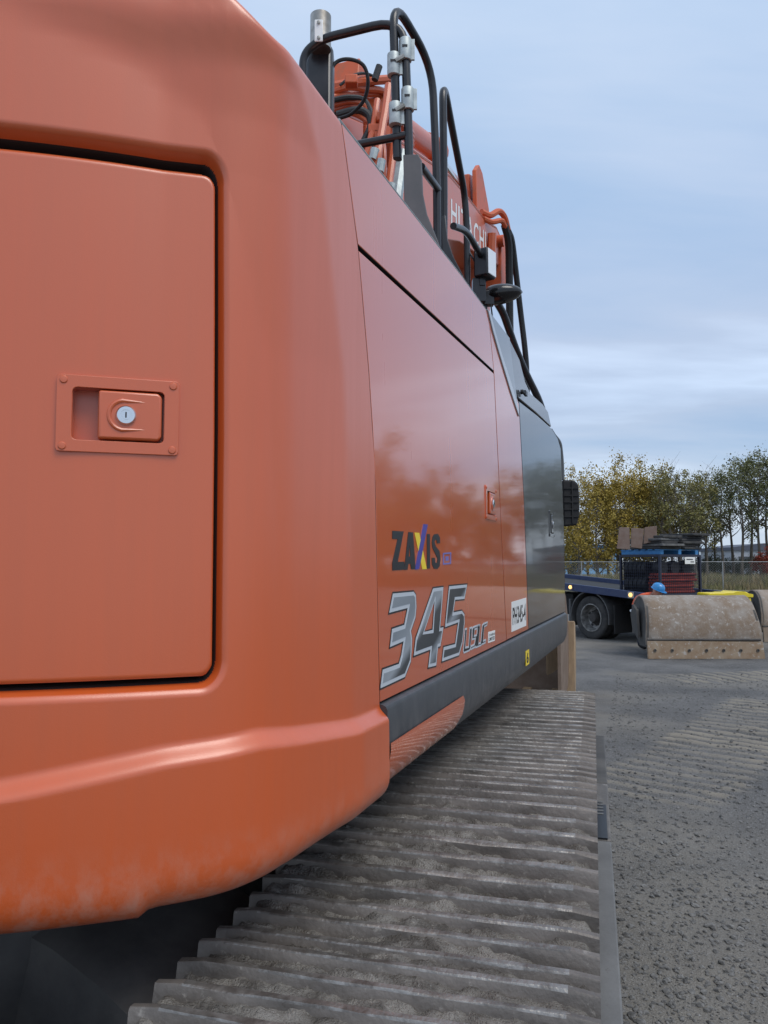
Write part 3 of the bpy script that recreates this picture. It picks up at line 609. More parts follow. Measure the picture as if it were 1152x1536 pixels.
def glyph(polys, mat_, holes=(), c=.0010):
    m = MB(); hs = [[zm(x, y, 540, 620, 4.8) for x, y in h] for h in holes]
    for i, p in enumerate(polys): m.prism([zm(x, y, 540, 620, 4.8) for x, y in p], side_fr, .0003, c + .0002*i, holes=hs if i == 0 else ())
    return m.build('letter', mat_, sdoor, smooth=False)
glyph([[(230, 845), (313, 850), (270, 1070), (318, 1068), (318, 1125), (230, 1132), (230, 1075), (268, 906), (230, 904)]], M['ink'])
glyph([[(346, 854), (380, 857), (398, 1121), (366, 1123), (362, 1082), (346, 1084), (341, 1125), (316, 1128)]], M['ink'], holes=[[(356, 945), (359, 1030), (349, 1031)]])
glyph([[(390, 858), (424, 860), (479, 1121), (447, 1123)]], M['yellow_ink'], c=.0010)
glyph([[(455, 797), (484, 800), (422, 1121), (394, 1124)]], M['blue_ink'], c=.0018)
glyph([[(480, 868), (502, 869), (503, 1117), (480, 1118)]], M['ink'])
glyph([[(520, 890), (532, 870), (560, 868), (574, 895), (575, 935), (552, 937), (550, 915), (541, 908), (534, 925), (545, 960), (570, 990), (578, 1050), (572, 1100), (556, 1121), (530, 1118), (517, 1090), (515, 1040), (537, 1040), (541, 1075), (552, 1078), (556, 1045), (540, 1010), (520, 970), (515, 930)]], M['ink'])
glyph([[(596, 1005), (655, 1000), (653, 1085), (596, 1090)]], M['lblue_ink'], holes=[[(603, 1015), (648, 1011), (646, 1075), (603, 1079)]])
glyph([[(614, 1030), (636, 1028), (636, 1060), (614, 1062)]], M['lblue_ink'])
lq = [pan(767, 903), pan(789, 896.5), pan(789, 938.5), pan(767, 948)]
m = MB(); m.prism(lq, side_fr, .0003, .0012); m.build('number_sticker', M['white'], fpan)
quad_text('PH345-4', lerpq(lq, .06, .20, .95, .80), 'lettering', M['ink'], fpan, side_fr, .0016, .018)

# -- undercarriage
TA = R(15.2); TV = np.array([math.sin(TA), math.cos(TA), 0]); TM = np.array([math.cos(TA), -math.sin(TA), 0])
def TW(u, l, z): return TV*u + TM*l + ZZ*z
zt = cr([(-.35, 1.06), (.5, 1.045), (1.23, 1.045), (1.49, 1.040), (1.8, 1.085), (2.1, 1.118), (2.5, 1.105), (3.04, 1.083), (3.5, 1.095), (3.92, 1.085)], 10)
GH = .042                                      # grouser height
path = [(float(p[0]), float(p[1])-GH) for p in zt]
rf = (path[-1][1]-GH)/2; cfz = GH + rf
path += [(path[-1][0] + rf*math.sin(a), cfz + rf*math.cos(a)) for a in np.linspace(.08, math.pi, 26)]
path += [(u, GH) for u in np.linspace(3.8, -.3, 42)]
rr_ = (path[0][1]-GH)/2; crz = GH + rr_
path += [(path[0][0] - rr_*math.sin(a), crz - rr_*math.cos(a)) for a in np.linspace(.08, math.pi-.08, 26)]
path = np.array(path + [path[0]]); seg = np.hypot(*np.diff(path, axis=0).T); acc = np.concatenate([[0], np.cumsum(seg)]); PLEN = acc[-1]
def pth(a):
    a = a % PLEN; u = np.interp(a, acc, path[:, 0]); z = np.interp(a, acc, path[:, 1]); e = .03
    u1, z1 = np.interp((a+e) % PLEN, acc, path[:, 0]), np.interp((a+e) % PLEN, acc, path[:, 1]); u0, z0 = np.interp((a-e) % PLEN, acc, path[:, 0]), np.interp((a-e) % PLEN, acc, path[:, 1])
    l = np.hypot(u1-u0, z1-z0); return u, z, (u1-u0)/l, (z1-z0)/l
NSH = int(round(PLEN/.216)); PITCH = PLEN/NSH; SW = .70
def shoe_mesh(seed):
    rg = np.random.default_rng(seed); hp = PITCH/2-.004
    pr = [(-hp, -.014), (-hp, 0)]
    for cx_ in (-.076, -.003, .070):
        pr += [(cx_-.015, .001), (cx_-.009, GH*.92), (cx_-.006, GH), (cx_+.006, GH), (cx_+.009, GH*.92), (cx_+.015, .001)]
    pr += [(hp, 0), (hp, -.014)]
    nl = 15; ls = np.linspace(-SW/2, SW/2, nl); V = []; n = len(pr); F = []
    for j, l in enumerate(ls):
        wv = rg.normal(0, 1, n)
        for i, (x, z) in enumerate(pr):
            tip = z > GH*.8; V.append((x + (wv[i]*.0007 if tip else 0), l, z + (-abs(wv[i])*.0010 if tip else 0) - (.006 if tip and j in (0, nl-1) else 0)))
    for j in range(nl-1):
        for i in range(n-1): a = j*n+i; F.append((a, a+1, a+n+1, a+n))
        F.append((j*n+n-1, j*n, (j+1)*n, (j+1)*n+n-1))
    for b in (0, (nl-1)*n):
        e = [tuple(b+i for i in (0, 1, n-2, n-1))] + [tuple(b+2+6*k+i for i in range(6)) for k in range(3)]
        F += [f if b == 0 else f[::-1] for f in e]
    me = bpy.data.meshes.new('track_shoe'); me.from_pydata(V, [], [f[::-1] for f in F]); me.materials.append(M['shoe']); me.materials.append(M['worn_edge']); me.update(); me.polygons.foreach_set('material_index', [1 if all(V[i][2] > GH*.86 for i in f) else 0 for f in F])
    me.polygons.foreach_set('use_smooth', [True]*len(F)); me.set_sharp_from_angle(angle=R(38)); return me
shoes = [shoe_mesh(k) for k in range(4)]
def crawler(l0):
    m = MB(); n = 160
    pts = [pth(PLEN*k/n) for k in range(n)]; V = []; F = []
    for u, z, tu, tz in pts:
        nu, nz_ = -tz, tu
        for l in (-.11, -.05, .05, .11):
            for d in (-.018, -.10): V.append(TW(u+nu*d, l0+l, z+nz_*d))
    for k in range(n):
        a = k*8; b = ((k+1) % n)*8
        for q_ in (0, 4):
            i0, i1, j0, j1 = q_, q_+1, q_+2, q_+3
            F += [(a+i0, b+i0, b+j0, a+j0), (a+i1, a+j1, b+j1, b+i1), (a+i0, a+i1, b+i1, b+i0), (a+j0, b+j0, b+j1, a+j1)]
    m.add(V, F); tr = m.build('crawler_track', M['frame'], ex)
    og = ORG['excavator']
    for k in range(NSH):
        u, z, tu, tz = pth(PITCH*(k+.35)); x = TV*tu+ZZ*tz; zn = -TV*tz+ZZ*tu; y = np.cross(zn, x); p = TW(u, l0, z)-og
        o = bpy.data.objects.new('track_shoe', shoes[(k*7) % 4]); COL.objects.link(o); o.parent = tr
        sg = 1 if k % 2 else -1
        o.matrix_local = Matrix([[x[i]*1, y[i], zn[i], p[i]] for i in range(3)] + [[0, 0, 0, 1]])
    return tr
LR = -SW/2; LL = LR - 2.6
ctr = crawler(LR); ctl = crawler(LL)
# dried mud packed between the grousers of the right track
aa = np.arange(.02, 4.45, .0065); ll = np.linspace(-SW/2+.004, SW/2-.004, 96); AA, LLg = np.meshgrid(aa, ll, indexing='ij')
u, z, tu, tz = pth(AA)
lf = fbm(AA*1.6, LLg*2.4+7, 3, 71); fil_ = sst(.27, .52, lf + .20*(vn(AA/.072, LLg*1.2+.5, 79)-.5)*2 + .14*sst(SW/2, SW/2-.22, LLg) - .07)
nz1 = fbm(AA*40, LLg*40, 4, 73, .7); nz2 = fbm(AA*9, LLg*7, 3, 75)
dep = -.012 + fil_*(.034 + .028*(nz2-.5)) + .026*(nz1-.5)*np.minimum(1, fil_*2+.15)
edge = np.minimum(sst(SW/2, SW/2-.025, LLg), sst(-SW/2, -SW/2+.025, LLg)); dep = -.012 + (dep+.012)*edge
dep = np.minimum(dep, .036)
Xm = TV*(u - tz*dep)[..., None] + TM*(LR+LLg)[..., None] + ZZ*(z + tu*dep)[..., None]
md = grid_mesh(Xm, M['mud'], 'packed_mud', ctr, ang=180, flip=True); tag(md, kind='stuff')
# frames, rollers, guards, car body
for l0, sgn in ((LR, 1), (LL, -1)):
    m = MB(); m.prism([(0.0, .30), (.3, .22), (3.6, .22), (3.9, .34), (3.9, .72), (3.4, .84), (.4, .84), (0, .72)], lambda a, b, c: TW(a, l0+c, b), -.20, .22); fr_ = m.build('track_frame', M['frame'], ex, bevel=.02)
    for uc, zc_, r_ in ((path[len(zt)-1][0], cfz, rf-.13), (path[0][0], crz, rr_-.13)):
        m = MB(); m.lathe([(r_-.06, -.13), (r_, -.12), (r_, -.06), (r_+.02, -.05), (r_+.02, .05), (r_, .06), (r_, .12), (r_-.06, .13), (.12, .14), (.11, .17), (.01, .17)], TW(uc, l0, zc_), [TV, ZZ, TM], 36); m.build('idler_wheel', M['frame'], ex)
    for uc in (2.1, .55):
        m = MB(); m.lathe([(.04, -.16), (.085, -.15), (.085, .15), (.04, .16)], TW(uc, l0, .868), [TV, ZZ, TM], 20); m.build('carrier_roller', M['frame'], ex)
gs = [(-.2, 2.35, M['guard']), (2.36, 2.95, M['shoe']), (2.96, 3.75, M['frame'])]
for a, b, mm in gs:
    m = MB(); m.box(TW((a+b)/2, -.03, .915), (b-a, .135, .018), [TV, TM, ZZ]); m.box(TW((a+b)/2, .031, .80), (b-a, .012, .21), [TV, TM, ZZ]); m.build('side_guard', mm, ex, bevel=.004)
m = MB(); m.box(TW(2.52, .003, .9265), (.32, .05, .004), [TV, TM, ZZ]); lbt = m.build('guard_label', M['ink'], ex)
for k in range(5):
    m = MB(); m.box(TW(2.58+.032*k, .004, .9292), (.012, .030, .001), [TV, TM, ZZ]); m.build('label_mark', M['guard'], lbt)
# car body: central box with curved legs to the track frames
m = MB(); ccu, ccl = 1.9, (LR+LL)/2
m.lathe([(.75, .62), (.80, .95), (.78, 1.12), (.66, 1.14), (.66, 1.30), (.3, 1.30)], TW(ccu, ccl, 0), [TV, TM, ZZ], 48); m.build('turntable', M['frame'], ex)
for sl in (1, -1):
    for su in (1, -1):
        m = MB(); rows_ = []
        for k in range(9):
            t = k/8; lc = ccl + sl*(.35 + t*(1.12)); uc = ccu + su*(.25 + .55*t**1.4); hw = .30 - .06*t; zt_ = 1.02 - .26*t*t; zb_ = .50 + .18*math.sin(t*math.pi)*1.0 - .14*t
            rows_.append([TW(uc-hw, lc, zb_), TW(uc+hw, lc, zb_), TW(uc+hw*.9, lc, zt_-.03), TW(uc+hw*.7, lc, zt_), TW(uc-hw*.7, lc, zt_), TW(uc-hw*.9, lc, zt_-.03)])
        V = [p for r_ in rows_ for p in r_]; F = []
        for i in range(8):
            for j in range(6): a = i*6+j; b = i*6+(j+1) % 6; F.append((a, b, b+6, a+6))
        m.add(V, F); m.build('carbody_leg', M['frame'], ex)

ar = [(-.55, 0.25), (-.55, .92), (.75, .92), (.75, .25), (.52, .25)] + [(.52*math.cos(R(a)), .25 + .42*math.sin(R(a))) for a in range(12, 180, 12)] + [(-.52, .25)]
m = MB(); m.prism(ar, lambda a, b, c: TW(1.02 + .25*c, LR - .95 + a*.8, b), -.06, .06); m.build('frame_plate', M['frame'], ex, bevel=.012)
# -- handrails on the hood
DR = 3.0
def tubes(name, pts, r, mat_=None, rad=.10, par=ex, n=12, seg_=7):
    m = MB(); m.tube(rnd_corner(pts, rad, seg_), r, n); return m.build(name, mat_ or M['black'], par)
A_ = lambda x, y, d: at(x, y, d)
TR = .0178
def foot(p, z=2.41): return np.array([p[0], p[1], z])     # the foot of a post on the deck below
hrA = tubes('handrail', [foot(A_(452, 180, 3.10)), A_(455, 80, 3.08), A_(484, 58, 3.05), A_(606, 28, 3.0), A_(612, 175, 3.0), A_(616, 330, 3.0), foot(A_(616, 330, 3.0))], TR, rad=.13)
m = MB(); m.tube([A_(520, 220, 3.04), A_(609, 203, 3.0)], TR*.9, 12); m.build('cross_bar', M['black'], hrA)
hrB = tubes('handrail', [A_(596, 238, 3.02), A_(592, 90, 3.0), A_(589, -2, 3.0), A_(648, 98, 3.30), A_(655, 260, 3.30), foot(A_(657, 400, 3.30))], TR, rad=.15)
m = MB(); m.tube([A_(598, 240, 3.05), A_(594, 120, 3.03)], TR*.8, 10); m.build('cross_bar', M['black'], hrB)
m = MB(); m.tube([A_(632, 250, 3.02), A_(657, 284, 3.30)], TR*.9, 12); m.build('cross_bar', M['black'], hrB)
hrC = tubes('handrail', [foot(A_(663, 420, 3.40)), A_(666, 280, 3.42), A_(664, 118, 3.40), A_(696, 285, 4.02), A_(700, 330, 4.05), foot(A_(701, 440, 4.05))], TR, rad=.12)
m = MB(); m.tube(rnd_corner([A_(680, 339, 3.55), A_(700, 346, 3.75), A_(724, 388, 4.05)], .12), TR*.95, 12); m.build('cross_bar', M['black'], hrC)
# bolted foot plates of the rails
def plate_px(pts, d0, d1, name, mat_, par, th=.012):
    P = [A_(x, y, d0) for x, y in pts]; V = [p + np.array([0, 0, 0]) for p in P] + [p + np.array([.3*th, th, 0]) for p in P]; n = len(P)
    F = [tuple(range(n))[::-1], tuple(range(n, 2*n))] + [(i, (i+1) % n, (i+1) % n+n, i+n) for i in range(n)]
    m = MB(); m.add(V, F); return m.build(name, mat_, par, bevel=.003)
M['plate_grey'] = material('dark grey plate paint', (.07, .073, .078), .5, base2=(.095, .095, .1), nscale=8)
plate_px([(604.5, 232), (627, 231), (632, 240), (634, 290), (640, 320), (657, 362), (668, 400), (690, 500), (640, 560), (608, 560), (606, 300)], 2.97, 0, 'foot_plate', M['plate_grey'], hrA)
plate_px([(662, 325), (668, 322), (671, 360), (680, 385), (694, 412), (700, 520), (666, 560), (664, 400)], 3.36, 0, 'foot_plate', M['black'], hrC)
def clamp(x, y, d, par):
    c = A_(x, y, d); hh_ = .046
    m = MB(); m.lathe([(TR+.001, -hh_), (TR+.0075, -hh_), (TR+.0085, -hh_+.003), (TR+.0085, hh_-.003), (TR+.0075, hh_), (TR+.001, hh_)], c, [np.array([1.0, 0, 0]), np.array([0, 1.0, 0]), ZZ], 22)
    m.box(c + np.array([TR+.012, -.004, 0]), (.016, .010, hh_*1.9)); cl = m.build('clamp', M['zinc'], par, bevel=.001)
    m = MB(); m.box(c + np.array([-.003, -TR-.0086, .004]), (.022, .004, .008)); m.build('clamp_slot', M['ink'], cl)
for (x, y) in ((608, 76), (611.5, 150)): clamp(x, y, 3.0, hrA)
for (x, y) in ((590.5, 98), (593, 172)): clamp(x, y, 3.0, hrB)
for (y0, y1) in ((88, 86), (162, 160)):
    m = MB(); m.tube([A_(593, y0+4, 2.98), A_(606, y1-2, 2.98)], .011, 8); m.build('clamp_bolt', M['stain'], hrA)
# exhaust stack with its clamp plate
axz = [np.array([1.0, 0, 0]), np.array([0, 1.0, 0]), ZZ]
c0 = A_(481, 42, 3.22); m = MB(); m.lathe([(.044, -.10), (.046, -.10), (.046, .052), (.041, .054), (.040, .0), (.01, .0)], c0, axz, 28); exs = m.build('exhaust_stack', M['stain'], ex)
m = MB(); c1 = A_(478, 150, 3.25); m.box(c1 + np.array([.0, .06, -.42]), (.125, .12, 1.36)); m.build('exhaust_duct', M['black'], exs, bevel=.02)
m = MB(); m.box(A_(478, 46, 3.02), (.034, .006, .094)); tp_ = m.build('clamp_plate', M['white'], hrA, bevel=.003)
for y in (34, 57):
    m = MB(); m.lathe([(.007, 0), (.007, .006), (.001, .007)], A_(478, y, 3.016), [np.array([1.0, 0, 0]), ZZ, np.array([0, -1.0, 0])], 8); m.build('bolt', M['stain'], tp_)
m = MB(); m.tube(cr([A_(492, 112, 3.3), A_(505, 93, 3.3), A_(525, 89, 3.3), A_(545, 98, 3.32), A_(552, 122, 3.35), A_(546, 150, 3.4), A_(528, 170, 3.45), A_(508, 178, 3.5)], 6), .0085, 8); m.build('hose', M['hose'], ex)
m = MB(); m.tube(cr([A_(505, 172, 4.1), A_(535, 165, 4.1), A_(552, 172, 4.1), A_(556, 190, 4.1), A_(546, 212, 4.1), A_(535, 235, 4.1), A_(530, 300, 4.1), A_(530, 420, 4.1)], 6), .020, 10); m.build('hose', M['hose'], ex)
# work lamp and mirrors
lc = A_(727, 397, 4.05); yawL = R(-35); lx = np.array([math.cos(yawL), math.sin(yawL), 0]); ly = np.array([-math.sin(yawL), math.cos(yawL), 0])
m = MB(); m.box(lc, (.085, .10, .155), [lx, ly, ZZ]); wl = m.build('work_lamp', M['black'], ex, bevel=.010)
m = MB(); m.box(lc + lx*.044, (.006, .088, .138), [lx, ly, ZZ]); m.build('lens', M['lens'], wl, bevel=.004)
m = MB(); m.box(lc + np.array([-.03, .02, -.14]), (.07, .06, .13)); m.box(lc + np.array([-.015, .0, -.09]), (.03, .03, .06)); m.tube([A_(700, 372, 4.05), A_(717, 400, 4.05)], .006, 6); m.build('lamp_bracket', M['black'], wl, bevel=.006)
# forward-facing mirror, teardrop housing seen edge-on
mc = A_(752, 443, 4.25); m = MB(); V = []; F = []; n = 14
for i in range(13):
    t = i/12; x = -.115 + t*.235; rz = .062*(math.sin(math.pi*min(1, t*1.02))**.45)*(1-.35*t) + .004; ry = .075*(math.sin(math.pi*min(1, t*.98+.02))**.5) + .004
    for k in range(n):
        a = 2*math.pi*k/n; V.append(mc + np.array([x, ry*math.cos(a), rz*math.sin(a) + .018*t - .004*(1-t)]))
for i in range(12):
    for k in range(n): a = i*n+k; b = i*n+(k+1) % n; F.append((a, b, b+n, a+n))
F += [tuple(range(n))[::-1], tuple(range(12*n, 13*n))]
M['black_gloss'] = material('black gloss plastic', (.012, .012, .013), .18)
m.add(V, F); mir = m.build('mirror_housing', M['black_gloss'], ex, ang=60)
m = MB(); m.tube(rnd_corner([A_(711, 437, 4.2), A_(722, 431, 4.2), A_(735, 447, 4.2), A_(739, 478, 4.2)], .05), .005, 6); m.box(A_(727, 448, 4.22), (.10, .05, .08)); q_ = A_(727, 455, 4.22); m.tube([q_, foot(q_)], .016, 8); m.build('mirror_bracket', M['black'], mir, bevel=.006)
# ribbed back of the front mirror
m = MB(); mm_c = A_(856, 753, 5.25); mp_ = [(-.052, .155), (.030, .150), (.056, .125), (.062, .05), (.058, -.10), (.040, -.160), (-.052, -.168)]
m.prism(mp_, lambda a, b, c: mm_c + np.array([a, -c, b]), -.03, .0); fm = m.build('front_mirror', M['rubber'], ex, bevel=.012, seg=3)
for b_ in (.095, .045, .0, -.05, -.10): m = MB(); m.box(mm_c + np.array([.004, -.004, b_]), (.10, .008, .008)); m.build('rib', M['rubber'], fm)
m = MB(); m.box(mm_c + np.array([.010, -.004, .0]), (.008, .010, .29)); m.build('rib', M['rubber'], fm)
m = MB(); m.tube([mm_c + np.array([-.02, .03, 0]), mm_c + np.array([-.18, .1, -.02]), mm_c + np.array([-.22, .1, -.3])], .014, 8); m.build('mirror_arm', M['black'], fm)
# black rail running down past the front corner and grab handle at the front edge
tubes('front_rail', [A_(746, 455, 4.35), A_(755, 470, 4.40), A_(781, 545, 4.60), A_(818, 618, 4.80), A_(826, 700, 4.85)], .022, rad=.2)
tubes('grab_handle', [A_(830, 655, 4.98), A_(838, 664, 5.0), A_(841, 690, 5.02), A_(842, 720, 5.02)], .022, M['charcoal'], rad=.1)

# -- boom, arm, bucket
BO = -1.2; BC = -1.55
bf = lambda a, b, c: PW(a, c, b)
btop = [(2.75, 2.9), (3.2, 3.65), (4.03, 4.42), (5.0, 4.80), (5.67, 5.0), (6.69, 5.31), (7.39, 5.43), (8.30, 5.56), (8.85, 5.72), (9.12, 5.70)]
bbot = [(9.20, 5.50), (8.95, 5.30), (8.3, 5.12), (7.08, 4.84), (6.2, 4.52), (5.4, 4.10), (4.4, 3.35), (3.5, 2.35), (3.0, 1.9), (2.6, 2.1)]
m = MB(); m.prism(btop + bbot, bf, BC-.35, BO); boom = m.build('boom', M['orange_steel'], ex, bevel=.012)
m = MB()
for e in (btop[1:],): m.tube([PW(a, BO-.01, b+.012) for a, b in e], .014, 6)
m.build('boom_flange', M['orange_steel'], boom)
bx = 6.74
for ch in 'HITACHI':
    V, F, mxv = text_geo(ch, .015); wd = .215 if ch not in 'I' else .055; hgt = .245
    z0 = 4.885 + (bx-6.74)*.235
    P = [PW(bx + v[0]/mxv[0]*wd, BO+.002, 4.875 + (bx + v[0]/mxv[0]*wd - 6.74)*.20 + v[1]/mxv[1]*hgt) for v in V]
    m = MB(); m.add(P, F); m.build('letter', M['white'], boom, smooth=False); bx += wd + .055
# pipes and hoses over the boom
def pip(pts, r, mat_, par=boom, name='pipe', n=8): m = MB(); m.tube(cr(pts, 5), r, n); return m.build(name, mat_, par)
for k in range(4): pip([A_(498, 137+9*k, 4.3), A_(520, 131+9*k+2*k, 4.3+.04*k), A_(545, 133+8*k, 4.35+.05*k), A_(585, 143+6*k, 4.5+.05*k), A_(618, 200+6*k, 5.1)], .019, M['orange_steel'])
pip([A_(498, 130, 4.3), A_(530, 124, 4.3), A_(560, 121, 4.35), A_(584, 119, 4.4)], .026, M['orange_steel'])
pip([A_(583, 128, 4.0), A_(578, 165, 3.95), A_(572, 200, 3.9), A_(566, 245, 3.85), A_(562, 330, 3.9), A_(562, 480, 4.0)], .022, M['orange_steel'])
pip([A_(592, 180, 4.0), A_(590, 225, 3.95), A_(584, 275, 3.9), A_(583, 300, 3.9), A_(583, 480, 4.0)], .020, M['orange_steel'])
pip([A_(566, 150, 4.1), A_(560, 190, 4.05), A_(552, 225, 4.0), A_(548, 260, 4.0), A_(546, 450, 4.1)], .018, M['orange_steel'])
for (x, y, x2, y2) in ((563, 224, 559, 240), (572, 240, 569, 258), (588, 276, 585, 292)): pip([A_(x, y, 3.84), A_((x+x2)/2, (y+y2)/2, 3.84), A_(x2, y2, 3.84)], .024, M['zinc'], name='pipe_fitting')
pip([A_(604, 230, 4.1), A_(599, 262, 4.05), A_(594, 300, 4.0), A_(586, 380, 4.0), A_(578, 480, 4.0)], .035, M['zinc'], name='cylinder_rod')
pip([A_(510, 128, 4.25), A_(528, 114, 4.25), A_(548, 110, 4.3), A_(568, 118, 4.35)], .008, M['hose'], name='hose')
pip([A_(562, 120, 4.25), A_(566, 108, 4.25), A_(569, 99, 4.25)], .020, M['hose'], name='hose')
for k in range(5): pip([A_(500, 150+7*k, 4.15+.03*k), A_(525, 146+6*k, 4.15+.03*k), A_(548, 152+7*k, 4.2), A_(560+3*k, 185+6*k, 4.15), A_(556+5*k, 235+5*k, 4.1), A_(556+5*k, 420, 4.1)], .015, M['orange_steel'] if k % 3 else M['hose'])
for (x, y) in ((527, 122), (575, 178), (562, 196), (570, 205)):
    m = MB(); m.box(A_(x, y, 4.05), (.07, .06, .05)); m.build('pipe_clamp', M['orange_worn'], boom, bevel=.006)
m = MB(); m.box(A_(572, 200, 4.6), (.22, .3, .3)); m.build('boom_bracket', M['orange_steel'], boom, bevel=.02)
# arm cylinder on top of the boom
m = MB(); m.tube([PW(5.1, BC, 5.25), PW(7.4, BC, 5.98)], .115, 18); ac = m.build('arm_cylinder', M['orange_steel'], ex)
m = MB(); m.tube([PW(7.35, BC, 5.965), PW(8.75, BC, 6.13)], .055, 14); m.build('piston_rod', M['steel'], ac)
m = MB(); m.lathe([(.13, -.16), (.14, -.15), (.14, .15), (.13, .16)], PW(7.32, BC, 5.955), [N, np.cross(N, (PW(7.4, BC, 5.98)-PW(5.1, BC, 5.25))/2.41), (PW(7.4, BC, 5.98)-PW(5.1, BC, 5.25))/2.41], 18); m.build('cylinder_head', M['orange_worn'], ac)
m = MB(); m.prism([(4.9, 4.75), (5.6, 4.98), (5.3, 5.42), (5.0, 5.42)], bf, BC-.13, BC+.13); m.build('cylinder_bracket', M['orange_worn'], ac, bevel=.01)
# arm
m = MB(); m.prism([(8.52, 6.28), (8.80, 6.38), (9.25, 6.20), (9.62, 5.60), (9.66, 4.2), (9.95, 1.85), (9.85, 1.45), (9.65, 1.45), (9.10, 4.2), (8.92, 5.15), (8.72, 5.45)], bf, BC-.22, BC+.10); arm = m.build('arm', M['orange_steel'], ex, bevel=.012)
for o in (BC-.27, BC+.15):
    m = MB(); m.prism([(8.48, 5.75), (8.46, 6.28), (8.62, 6.42), (8.80, 6.40), (9.15, 6.12), (9.20, 5.75), (9.0, 5.45), (8.7, 5.45)], bf, o, o+.05); m.build('ear_plate', M['orange_worn'], arm, bevel=.008)
m = MB(); m.lathe([(.07, -.32), (.07, .42)], PW(8.95, BC, 5.60), [U, ZZ, N], 16); m.build('pivot_pin', M['orange_worn'], arm)
pip([A_(722, 318, 8.3), A_(735, 323, 8.4), A_(748, 317, 8.5), A_(757, 326, 8.6), A_(762, 345, 8.7)], .035, M['orange_worn'], arm)
pip([A_(725, 328, 8.3), A_(738, 333, 8.4), A_(752, 331, 8.5), A_(758, 340, 8.6)], .03, M['orange_worn'], arm)
pip([A_(738, 350, 8.4), A_(737, 380, 8.45), A_(736, 410, 8.5)], .05, M['orange_steel'], arm)
pip([A_(757, 338, 8.6), A_(763, 365, 8.8), A_(764, 420, 9.0), A_(765, 500, 9.2), A_(768, 600, 9.3), A_(772, 700, 9.4)], .045, M['hose'], arm, 'hose')
pip([A_(762, 345, 8.7), A_(768, 362, 8.9), A_(774, 410, 9.1), A_(781, 470, 9.3), A_(787, 520, 9.4), A_(790, 560, 9.5), A_(790, 620, 9.6), A_(785, 720, 9.6)], .036, M['hose'], arm, 'hose')
m = MB(); m.prism([(8.95, 4.95), (9.35, 5.25), (9.42, 5.42), (9.30, 5.75), (9.0, 5.6)], bf, BC+.11, BO+.03); m.build('hose_guard', M['orange_worn'], arm, bevel=.01)
# digging bucket on the ground, opening towards the machine
bk = [(9.55, .0), (9.45, .10), (9.5, .55), (9.6, 1.0), (9.7, 1.42), (10.0, 1.52), (10.35, 1.30), (10.65, .85), (10.65, .42), (10.45, .10), (10.1, .0)]
shell = bk[4:]; BW = .80
m = MB(); V = []; F = []
pts_ = cr([(p[0], p[1], 0) for p in shell], 4)
for p in pts_:
    for o in (BC-BW, BC+BW+.1): V.append(PW(p[0], o, p[1]))
    for o in (BC-BW, BC+BW+.1): V.append(PW(p[0]-.03, o, p[1]+.01))
for i in range(len(pts_)-1):
    a = i*4; b = a+4; F += [(a, a+1, b+1, b), (a+2, b+2, b+3, a+3), (a, b, b+2, a+2), (a+1, a+3, b+3, b+1)]
m.add(V, F); bkt = m.build('bucket', M['bucket_brown'], ex)
for o in (BC-BW, BC+BW+.1):
    m = MB(); m.prism([(9.75, .06), (9.72, 1.40), (10.0, 1.50), (10.35, 1.28), (10.63, .85), (10.63, .42), (10.43, .10), (10.1, .02)], bf, o-.02, o+.02); m.build('side_plate', M['bucket_brown'], bkt)
    m = MB(); m.prism([(10.50, .0), (10.62, .0), (10.70, .30), (10.72, .62), (10.68, .92), (10.60, .95), (10.58, .5)], bf, o-.03, o+.10); m.build('side_cutter', M['bucket_tan'], bkt, bevel=.01)
for k in range(5):
    o = BC-BW+.1+k*(2*BW-.1)/4; m = MB(); m.prism([(9.95, 0.0), (10.2, .0), (10.25, .10), (9.95, .07), (9.72, .03)], bf, o-.06, o+.06); m.build('tooth', M['bucket_tan'], bkt, bevel=.01)
m = MB(); m.tube([PW(9.85, BC, 1.6), PW(10.15, BC, 2.2), PW(9.75, BC, 2.6)], .06, 8); m.build('bucket_link', M['orange_worn'], ex)
bo = PW(10.66, BC+BW+.26, 0)
m = MB(); m.prism([(0, 0), (.20, 0), (.22, .32), (.16, .62), (.0, .64)], lambda a, b, c: at(820, 1000, 10.4)*np.array([1, 1, 0]) + np.array([a, c, b]), 0, .05); m.build('wear_plate', M['bucket_tan'], bkt, bevel=.008)

# ------------------------------------------------------------------ truck with deck
ra = R(-30); TD = np.array([math.sin(ra), math.cos(ra), 0]); TL = np.array([math.cos(ra), -math.sin(ra), 0])   # forward along the deck, across it
rc = np.array([5.48, 16.0, 0])
def KW(f, l, z): return rc + TD*f + TL*l + ZZ*z
tk = thing('flatbed_trailer', 'navy blue flatbed trailer with dusty dual wheel parked behind wide bucket', 'trailer', tuple(KW(2.0, 1.2, 0)))
def deck_z(f): return 1.10 + .065*f
m = MB(); V = []; F = []
for f in (0, 6.0):
    for l, dzz in ((.062, -.11), (2.388, -.11), (2.388, -.16), (.062, -.16)): V.append(KW(f, l, deck_z(f)+dzz))
m.add(V, [(0, 1, 2, 3), (7, 6, 5, 4), (0, 4, 5, 1), (1, 5, 6, 2), (2, 6, 7, 3), (3, 7, 4, 0)]); m.build('deck', M['truck_dark'], tk, bevel=.01)
for l in (0, 2.39):
    m = MB(); m.add([KW(f, q_, deck_z(f)+z_) for f in (0, 6.0) for q_, z_ in ((l, 0), (l+.06, 0), (l+.06, -.165), (l, -.165))], [(0, 1, 2, 3), (7, 6, 5, 4), (0, 4, 5, 1), (1, 5, 6, 2), (2, 6, 7, 3), (3, 7, 4, 0)]); m.build('deck_rail', M['truck_blue'], tk, bevel=.01)
